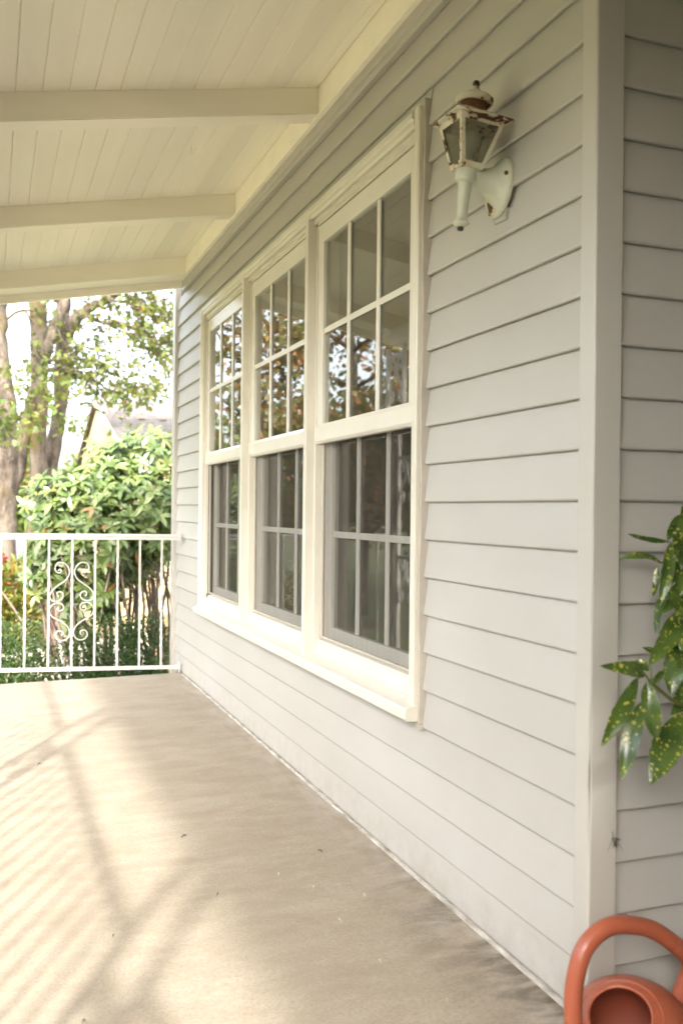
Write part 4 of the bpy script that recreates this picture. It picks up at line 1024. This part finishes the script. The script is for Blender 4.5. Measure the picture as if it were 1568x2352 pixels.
big_tree('grey maple with two upright trunks and a mossy cross limb', 13.6,
    [(Zz((215, 3000), (235, 2200), (255, 1700), (270, 1400), (275, 1050), (280, 700), (275, 400), (265, 150), (270, -200), (280, -800)), (190, 150, 130, 112, 108, 104, 110, 116, 100, 60)),
     (Zz((55, 1640), (115, 1400), (165, 1150), (215, 950), (290, 620), (360, 420), (430, 250), (480, 100)), (70, 95, 90, 95, 90, 90, 80, 70))],
    0.30, boughs=(([(*z2(0, 330), 0), (*z2(150, 225), -.2), (*z2(225, 330), -.3)], 26, 1, 0.9), ([(*z2(320, 620), 0), (*z2(420, 590), -.3), (*z2(560, 580), -.5), (*z2(700, 630), -.6), (*z2(830, 700), -.7), (*z2(960, 775), -.8), (*z2(1190, 815), -1.0)], 30, 2, 0.55),
                  ([(*z2(340, 670), 0), (*z2(430, 640), -.3), (*z2(560, 680), -.5), (*z2(680, 740), -.6), (*z2(760, 800), -.7)], 26, 2, 0.5)),
    extra=((112, 900, -.6, .55, .25, 110), (120, 740, -.4, .4, .3, 14), (130, 940, -.7, .35, .2, 20)), per=1)
big_tree('mottled maple forking below the porch roof with a limb sweeping right', 14.2,
    [(Zz((300, 2800), (315, 1900), (345, 1450), (380, 1200), (425, 950), (438, 700), (440, 450), (445, 250), (440, 0), (430, -600)), (150, 120, 110, 100, 92, 90, 92, 96, 90, 60)),
     (Zz((470, 420), (530, 300), (600, 240), (690, 190), (780, 150), (900, 60), (1050, -60)), (90, 84, 74, 62, 52, 44, 30))],
    0.36, boughs=(([(*z2(600, 270), 0), (*z2(720, 310), -.3), (*z2(860, 330), -.5), (*z2(980, 385), -.6), (*z2(1110, 440), -.7), (*z2(1235, 490), -.8), (*z2(1400, 540), -.9)], 32, 2, 0.55),
                  ([(*z2(760, 160), 0), (*z2(880, 170), -.3), (*z2(980, 220), -.5), (*z2(1090, 245), -.6), (*z2(1170, 235), -.6), (*z2(1240, 280), -.7)], 28, 2, 0.45),
                  ([(*z2(500, 460), 0), (*z2(640, 500), .2), (*z2(760, 570), .3), (*z2(870, 660), .4)], 14, 1, 0.6)),
    extra=((235, 690, .3, .8, .25, 30), (180, 672, -.2, .7, .2, 60), (300, 730, .3, .5, .3, 30), (365, 690, 0, .5, .35, 40), (300, 915, 5.2, 1.2, .34, 200), (360, 922, 5.4, 1.1, .30, 160), (190, 965, 5.0, .35, .4, 50), (330, 840, .8, .8, .4, 40), (380, 840, .6, .5, .4, 36)), per=1)

# reflected trees standing in the front yard (left of the frame)
def yard_tree(label, x, y, h, cr, mat, mu, n=420, per=7, size=0.17, name='maple_tree', grp='autumn trees in the front yard'):
    base = Vector((x, y, gz(x, y))); t = empty(name, base, label, 'tree', grp); b = B(); tips = []
    tr = wander(base, (rnd.uniform(-.05, .05), rnd.uniform(-.05, .05), 1), h * 0.85, 8, 0.05)
    tube(b, tr, [lerp(0.20, 0.06, i / 8) for i in range(9)], 10)
    for i in range(14):
        s = tr[2 + (i % 6)]; an = rnd.uniform(0, 6.28); br = wander(s, (math.cos(an), math.sin(an), 0.45), cr * rnd.uniform(.7, 1.0), 5, 0.15)
        tube(b, br, [lerp(0.06, 0.012, k_ / 5) for k_ in range(6)], 6); tips.extend(br[2:])
    obj('trunk', b, M['bark'], t, smooth=True)
    lumps = [(Vector((base.x + rnd.gauss(0, cr * .45), base.y + rnd.gauss(0, cr * .45), base.z + h * rnd.uniform(0.32, 1.0))), rnd.uniform(.25, .5) * cr) for _ in range(16)]
    for _ in range(n):
        c, r_ = rnd.choice(lumps); v = Vector((rnd.gauss(0, 1), rnd.gauss(0, 1), rnd.gauss(0, .7))).normalized() * r_ * rnd.random() ** 0.35
        tips.append(c + v)
    leaves_on(tips, per, 0.2, size, mu, 0.18, M[mat], t)
yard_tree('orange and green maple in the yard, mirrored in the far window', -4.6, 19.5, 9.0, 2.9, 'redmaple', 0.42, n=620)
yard_tree('spreading copper maple in the yard, mirrored in the middle window', -7.4, 20.0, 9.0, 2.9, 'redmaple', 0.5, n=620)
yard_tree('green and gold maple in the yard, mirrored low in the nearest window', -7.6, 15.2, 7.2, 2.5, 'redmaple', 0.32, n=600)
yard_tree('tall copper maple farther out in the yard', -11.5, 21.5, 10.0, 3.2, 'redmaple', 0.68, n=560)
yard_tree('broad maple by the street in front of the porch', -13.5, 8.0, 7.0, 3.0, 'maple', 0.35)
for cx, cy, ch, lb in ((-12.5, 27.0, 12.0, 'tall dark conifer behind the copper maple'), (-15.2, 28.5, 13.0, 'tallest conifer at the back of the front yard')):
    base = Vector((cx, cy, gz(cx, cy))); t = empty('conifer_tree', base, lb, 'tree', 'conifers in the front yard'); b = B(); tips = []
    tube(b, [base, base + Vector((0.05, 0, ch * .5)), base + Vector((0, 0.1, ch))], [0.24, 0.15, 0.03], 9)
    for i in range(46):
        f = 0.22 + 0.76 * i / 46; an = i * 2.4; L = (1 - f) * 2.6 + 0.4
        br = wander(base + Vector((0, 0, ch * f)), (math.cos(an), math.sin(an), -0.05), L, 5, 0.06, 0.05); tube(b, br, [0.03, 0.025, 0.02, 0.015, 0.01, 0.006], 5); tips.extend(br[1:])
    obj('trunk', b, M['bark'], t, smooth=True)
    leaves_on(tips, 14, 0.2, 0.26, 0.5, 0.25, M['conifer'], t, tpl=T_SM, fac=F_SM, hang=0.9)
# shrubs along the porch front (nearer ones added to darken the wall foot, farther ones mirrored)
def shrub(name, label, centres, n, size, mu, mat, tpl=T_SM, fac=F_SM, stems=8, cat='shrub', grp=None, shell=0.25):
    c0 = centres[0]; base = Vector((c0[0], c0[1], gz(c0[0], c0[1]))); t = empty(name, base, label, cat, grp); b = B()
    for i in range(stems):
        c = rnd.choice(centres); e = Vector((c[0] + rnd.gauss(0, c[3] * .4), c[1] + rnd.gauss(0, c[3] * .4), c[2] + rnd.uniform(-.2, .6) * c[4]))
        mid = (base + e) / 2 + Vector((rnd.gauss(0, .08), rnd.gauss(0, .08), 0)); tube(b, fine([base + Vector((rnd.gauss(0, .05), rnd.gauss(0, .05), 0)), mid, e], 3, 0.01), 0.008, 5)
    obj('stems', b, M['twig'], t, smooth=True)
    w = np.array([c[3] ** 2 * c[4] for c in centres]); w /= w.sum(); ci = rg.choice(len(centres), n, p=w); C_ = np.array(centres)[ci]
    v = rg.normal(0, 1, (n, 3)); v /= np.linalg.norm(v, axis=1, keepdims=True)
    lump = 1 + 0.16 * np.sin(v[:, 0] * 7 + ci) * np.sin(v[:, 1] * 6 + 2 * ci) + 0.1 * np.sin(v[:, 2] * 9)
    rad = (rg.random(n) ** shell) * lump
    P = C_[:, :3] + v * rad[:, None] * C_[:, [3, 3, 4]]
    D = v + rg.normal(0, 0.55, (n, 3)); Nn = rg.normal(0, 0.6, (n, 3)); Nn[:, 2] += 1
    cloud('foliage', P, D, Nn, rg.uniform(.7, 1.3, n) * size, np.clip(rg.normal(mu, .22, n), 0, 1), tpl, fac, M[mat], t, 'stuff')
    return t
def C3(px, py, Y, r, rz): 
    p = at(px, py, Y); return (p.x, p.y, p.z, r, rz)
shrub('boxwood_shrub', 'round dark green boxwood below the railing scroll', [C3(250, 1500, 6.1, .36, .30), C3(180, 1520, 6.0, .25, .22), C3(330, 1500, 6.2, .30, .30), C3(300, 1580, 5.9, .35, .25), C3(215, 1610, 5.8, .3, .25)], 15000, 0.026, .45, 'boxwood', stems=16, grp='boxwood shrubs beyond the porch')
shrub('boxwood_shrub', 'lighter boxwood at the left edge below the railing', [C3(30, 1505, 6.0, .28, .27), C3(70, 1550, 5.8, .24, .22), C3(-40, 1520, 6.1, .3, .3), C3(20, 1600, 5.7, .34, .25)], 11000, 0.027, .62, 'boxwood', stems=12, grp='boxwood shrubs beyond the porch')
shrub('azalea_shrub', 'yellowing azalea behind the left balusters', [C3(20, 1370, 7.6, .26, .26), C3(50, 1330, 7.9, .22, .18), C3(30, 1430, 7.4, .26, .2), C3(-40, 1390, 7.5, .35, .3)], 3000, 0.075, .5, 'azalea', T_ELL, F_ELL)
shrub('red_shrub', 'small crimson shrub at the far left behind the railing', [C3(-2, 1300, 9.4, .07, .14), C3(-25, 1310, 9.3, .2, .25)], 500, 0.07, .5, 'redbush', T_ELL, F_ELL, stems=5)
lab = ('unseen shrub added to darken the lower wall beside the near column', 'unseen shrub added to darken the lower wall by the first railing run', 'unseen shrub added to darken the lower wall opposite the window', 'unseen shrub added to darken the lower wall by the far railing run', 'unseen shrub added to darken the lower wall at the far porch corner', 'leafy green shrub off the far porch corner', 'leafy green shrub out in the yard')
for i, (x, y, h) in enumerate(((-2.45, -0.1, .8), (-2.4, 1.0, .8), (-2.45, 2.15, .8), (-2.4, 3.3, .75), (-2.45, 4.4, .7), (-3.3, 6.2, .4), (-4.4, 8.6, .3))):  # the row close to the porch is added to dim the lower wall
    shrub('offscreen_shrub', lab[i], [(x, y, h - .55, .45, .62), (x - .15, y + .45, h - .6, .42, .6), (x, y - .4, h - .65, .42, .6)], 4000, 0.085, .4, 'azalea' if i % 3 == 2 else 'rhodo', T_ELL, F_ELL, grp='shrubs along the porch front')
for i, y in enumerate((-5.0, -3.7, -2.4, -1.1)):  # tall shrubs added out of view to hold light off the side wall
    shrub('offscreen_shrub', ('unseen tall shrub added to block light farthest behind the camera', 'unseen tall shrub added to block light behind the camera', 'unseen tall shrub added to block light left of the camera', 'unseen tall shrub added to block light beside the near column')[i], [(-3.0, y, 0.55, .50, 1.3), (-3.05, y + .5, 0.5, .5, 1.3), (-2.95, y - .35, 0.6, .45, 1.2)], 4200, 0.15, .3, 'rhodo', T_ELL, F_ELL, grp='unseen light-blocking shrubs added outside the porch', shell=0.4)

# rhododendron: whorls of long leaves; the 300 that show largest are single leaves, the rest one mass
rh0 = Vector((0.0, 6.9, gz(0, 6.9)))
rh = empty('rhododendron', rh0, 'large rhododendron with long leathery leaves behind the railing', 'shrub')
lobes = [C3(350, 1065, 7.1, .55, .34), C3(260, 1095, 6.9, .38, .30), C3(190, 1140, 6.7, .40, .26), C3(120, 1165, 6.8, .26, .22), C3(330, 1180, 6.6, .50, .40), C3(230, 1230, 6.4, .44, .34), C3(140, 1260, 6.5, .30, .30), C3(110, 1330, 6.6, .20, .18), C3(175, 1370, 6.5, .20, .22), C3(420, 1150, 7.0, .6, .5), C3(300, 1300, 6.7, .28, .16), C3(240, 1370, 6.4, .20, .14), C3(380, 1225, 6.4, .26, .22)]
W_ = np.array([l[3] ** 1.6 for l in lobes]); W_ /= W_.sum(); L_ = []
for _ in range(1150):
    l = lobes[rg.choice(len(lobes), p=W_)]
    v = Vector((rnd.gauss(0, 1), rnd.gauss(0, 1), rnd.gauss(0.15, 1))).normalized()
    if v.y > 0.5 and rnd.random() < 0.6: v.y *= -1
    r_ = rnd.random() ** 0.22
    r_ *= rnd.uniform(.8, 1.12)
    p = Vector((l[0] + v.x * l[3] * r_, l[1] + v.y * l[3] * r_, l[2] + v.z * l[4] * r_))
    up = (v + Vector((0, -0.25, 0.7))).normalized(); s1 = up.orthogonal().normalized(); s2 = up.cross(s1)
    k0 = rnd.uniform(0, 6.28); m_ = rnd.randint(6, 9); tn = min(max(rnd.gauss(.55, .2), 0), 1)
    for k_ in range(m_):
        an = k0 + 6.283 * k_ / m_ + rnd.uniform(-.25, .25); dr = rnd.uniform(-.7, .75)
        d = (s1 * math.cos(an) + s2 * math.sin(an) + up * dr).normalized()
        tone = min(max(rnd.gauss(tn, .12), 0), .93)
        if rnd.random() < 0.008: tone = rnd.uniform(.95, 1.0)
        L_.append((p, d, (up + d * -0.2).normalized(), rnd.uniform(.070, .140), tone))
def shows(q): return (q[0] - CAM).length - q[3] * 6 - (0.4 if at(395, 1200, q[0].y).x > q[0].x else -3)
L_.sort(key=shows)
tmes = []
for ti in range(6):                       # six shared leaf meshes, one per tone
    me = bpy.data.meshes.new('rhododendron_leaf'); me.from_pydata([(a, b_ * 1.05, c_) for a, b_, c_ in T_ELL], [], F_ELL)
    a_ = me.attributes.new('tone', 'FLOAT', 'POINT'); a_.data.foreach_set('value', np.full(len(T_ELL), (0.15, 0.35, 0.55, 0.72, 0.88, 0.98)[ti], np.float32)); me.materials.append(M['rhodo']); me.update(); tmes.append(me)
for p, d, nn, s, tn in L_[:300]:
    o = bpy.data.objects.new('leaf', tmes[min(5, max(0, int(tn * 6)))]); col.objects.link(o); o.parent = rh
    sd_ = d.cross(nn).normalized(); uu = sd_.cross(d)
    mt_ = Matrix.Identity(4)
    for i in range(3): mt_[i][0], mt_[i][1], mt_[i][2], mt_[i][3] = d[i] * s, sd_[i] * s, uu[i] * s, p[i] - rh0[i]
    o.matrix_local = mt_
rest = L_[300:]
cloud('foliage', [tuple(q[0]) for q in rest], [tuple(q[1]) for q in rest], [tuple(q[2]) for q in rest], [q[3] for q in rest], [q[4] for q in rest], T_ELL, F_ELL, M['rhodo'], rh, 'stuff')
b = B()
for l in lobes:
    for _ in range(4):
        e = Vector((l[0] + rnd.gauss(0, .15), l[1] + rnd.gauss(0, .15), l[2]))
        s = Vector((lerp(rh0.x, l[0], .75), lerp(rh0.y, l[1], .6), rh0.z)) + Vector((rnd.gauss(.05, .1), rnd.gauss(0, .1), 0)); mid = (s + e) / 2 + Vector((rnd.gauss(.1, .12), rnd.gauss(0, .12), rnd.gauss(-.05, .1)))
        pth = fine([s, mid, e], 4, .015); tube(b, pth, [lerp(.022, .006, i / (len(pth) - 1)) for i in range(len(pth))], 6)
obj('stems', b, M['twig'], rh, smooth=True)
b = B()                                   # tangle of bare twigs under the right-hand side
for _ in range(95):
    s = at(rnd.uniform(240, 400), rnd.uniform(1235, 1380), rnd.uniform(6.3, 7.0))
    pth = wander(s, (rnd.gauss(0, 1), rnd.gauss(0, .5), rnd.gauss(-.25, .6)), rnd.uniform(.12, .42), 6, .35, .03); tube(b, pth, [lerp(.0055, .002, i / 6) for i in range(7)], 4)
tw = obj('twigs', b, M['twig'], rh, smooth=True); tw['kind'] = 'stuff'

# ------------------------------------------------------------------ neighbouring buildings, fence, distance
nb = empty('neighbour_house', (4.0, 18, gz(4, 18)), 'cream gabled house with weathered shingle roof beyond the trees', 'house')
NX0, NX1 = 0.78, 10.5; RZ = 3.32; EY0, EY1 = 14.4, 21.6; EZ = 2.26
b = B()
prof = [(14.75, -2.6), (14.75, EZ + 0.02), (18.0, RZ - 0.10), (21.25, EZ + 0.02), (21.25, -2.6)]
prism(b, prof, 'x', NX0 + 0.04, NX1); obj('wall', b, M['creamwall'], nb)
nroof = empty('roof', (0, 0, 0)); nroof.parent = nb; nroof.matrix_parent_inverse = Matrix.Translation(-nb.location)
b = B(); prism(b, [(EY0, EZ - 0.06), (18.0, RZ - 0.05), (EY1, EZ - 0.06), (EY1, EZ + 0.0), (18.0, RZ + 0.01), (EY0, EZ + 0.0)], 'x', NX0, NX1 + .3); obj('roof_deck', b, M['slate'], nroof, True)
# courses of shingles on the slope that shows, each strip lapping the one below
ns = 22
for i in range(ns):
    f0, f1 = i / ns, (i + 1) / ns
    ya, yb = lerp(EY0, 18.0, f0), lerp(EY0, 18.0, f1) + 0.03; za, zb_ = lerp(EZ, RZ, f0) + 0.045, lerp(EZ, RZ, f1) + 0.022
    b = B(); x = NX0 - .02
    while x < NX1:
        wdt = rnd.uniform(.25, .5); q = rnd.uniform(0, .012); x1 = min(x + wdt, NX1 + .3)
        vs = [b.verts.new(c) for c in ((x, ya, za + q), (x1, ya, za + q), (x1, yb, zb_ + q * .3), (x, yb, zb_ + q * .3), (x, ya, za - .03), (x1, ya, za - .03))]
        b.faces.new(vs[:4]); b.faces.new((vs[4], vs[5], vs[1], vs[0])); x = x1 + 0.006
    obj('shingle_course', b, M['shingle'], nroof, True)
for (y0, y1, z0, z1) in ((EY0 - .02, 18.0, EZ, RZ), (18.0, EY1 + .02, RZ, EZ)):
    b = B(); A = [b.verts.new(c) for c in ((NX0 - .045, y0, z0 - .05), (NX0 - .045, y1, z1 - .05), (NX0 - .045, y1, z1 + .05), (NX0 - .045, y0, z0 + .05))]; C_ = [b.verts.new(v.co + Vector((.06, 0, 0))) for v in A]
    for i in range(4): b.faces.new((A[i], A[(i+1) % 4], C_[(i+1) % 4], C_[i]))
    b.faces.new(A); b.faces.new(C_); obj('barge_board', b, M['creamtrim' if y0 < 17 else 'fascia'], nroof, True)
b = B(); box(b, NX0 + .04, NX1, 14.68, 14.75, -2.6, -0.9); obj('plinth', b, M['creamtrim'], nb)
for i, x in enumerate((2.4, 5.2, 8.0)):
    b = B(); box(b, x, x + 1.1, 14.70, 14.752, 0.3, 1.5); wo_ = obj('window', b, M['creamtrim'], nb)
    b = B(); box(b, x + .08, x + 1.02, 14.69, 14.699, .38, 1.42); obj('pane', b, M['glass'], wo_)
for i in range(3):
    px, py = ((1115, 990), (960, 1042), (820, 1075))[i]
    p = at(*z2(px, py), 16.5); yy = 16.2; zz = lerp(EZ, RZ, (yy - EY0) / (18 - EY0)) + .06
    b = B(); vs = [b.verts.new((p.x + q[0] * .16, yy + q[1] * .2, zz + q[2] * .05 + q[1] * .05)) for q in T_MAP]
    for f in F_MAP: b.faces.new([vs[i_] for i_ in f])
    o = obj('fallen_leaf', b, M['debris2']); tag(o, ('brown fallen leaf on the shingle roof closest to the porch wall', 'brown fallen leaf in the middle of the shingle roof', 'brown fallen leaf on the shingle roof closest to the gable')[i], 'leaf', 'fallen leaves on the neighbour roof'); sm = o.modifiers.new('s', 'SOLIDIFY'); sm.thickness = .003
# low dark-roofed house down the slope on the left
fh = empty('dark_roofed_house', (-2.2, 27, -2.6), 'low house with a dark grey shingle roof behind the azalea', 'house')
b = B(); box(b, -5.5, 0.2, 26.2, 31, -4.5, -1.6); obj('wall', b, M['creamtrim'], fh)
b = B(); prism(b, [(25.6, -1.75), (28.6, 0.15), (31.6, -1.75), (31.6, -1.85), (28.6, 0.05), (25.6, -1.85)], 'x', -6.0, 0.6); rf = obj('roof', b, M['slate'], fh)
for i in range(14):
    f = i / 14; y0 = lerp(25.6, 28.6, f); z0 = lerp(-1.75, 0.15, f)
    b = B(); vs = [b.verts.new(c) for c in ((-6.0, y0, z0 + .05), (0.6, y0, z0 + .05), (0.6, y0 + .24, z0 + .155), (-6.0, y0 + .24, z0 + .155), (-6.0, y0, z0), (0.6, y0, z0))]
    b.faces.new(vs[:4]); b.faces.new((vs[4], vs[5], vs[1], vs[0])); obj('shingle_course', b, M['slate'], rf)
# red-brown post between trunk and rhododendron
sx0 = at(108, 1150, 9.6).x
pp = empty('garden_post', (sx0 + .06, 9.66, gz(sx0, 9.6)), 'red brown wooden post half hidden by the rhododendron', 'post')
b = B(); bbox(b, sx0, sx0 + 0.12, 9.6, 9.72, gz(sx0, 9.6) - .05, 1.15, .006, 1); obj('shaft', b, M['redwood'], pp)
b = B(); bbox(b, sx0 - .02, sx0 + .14, 9.58, 9.74, 1.151, 1.19, .006, 1); obj('cap', b, M['redwood'], pp)
# low cedar fence
fe = empty('cedar_fence', (0.3, 9.2, gz(0.3, 9.2)), 'low cedar board fence near the house corner', 'fence')
fx0 = at(352, 1450, 9.2).x
for i in range(16):
    b = B(); x = fx0 + i * .105; bbox(b, x, x + .097, 9.19, 9.21, gz(x, 9.2) - .02, -0.12 + rnd.uniform(-.006, .006), .003, 1); obj('board', b, M['fence'], fe)
for zz in (-.25, -.6):
    b = B(); box(b, fx0 - .05, fx0 + 1.75, 9.211, 9.25, zz - .04, zz + .04); obj('fence_rail', b, M['fence'], fe)
# distant trees closing the view
for i, (x, y, h, r_) in enumerate(((-3.5, 40, 6.5, 2.6), (-7.5, 43, 8.0, 3.2), (0.8, 46, 5.6, 2.6), (-13, 47, 9, 3.6), (6, 52, 8, 3.4), (-20, 42, 10, 4.0))):
    yard_tree(('pale green tree in the distance between the trunks', 'taller pale tree in the far distance at the left', 'small distant tree behind the grey house', 'broad distant tree far out to the left', 'distant tree behind the cream house', 'distant tree beyond the front yard')[i], x, y, h, r_, 'fartree', .6, n=300, per=6, size=.34, name='distant_tree', grp='trees in the distance')
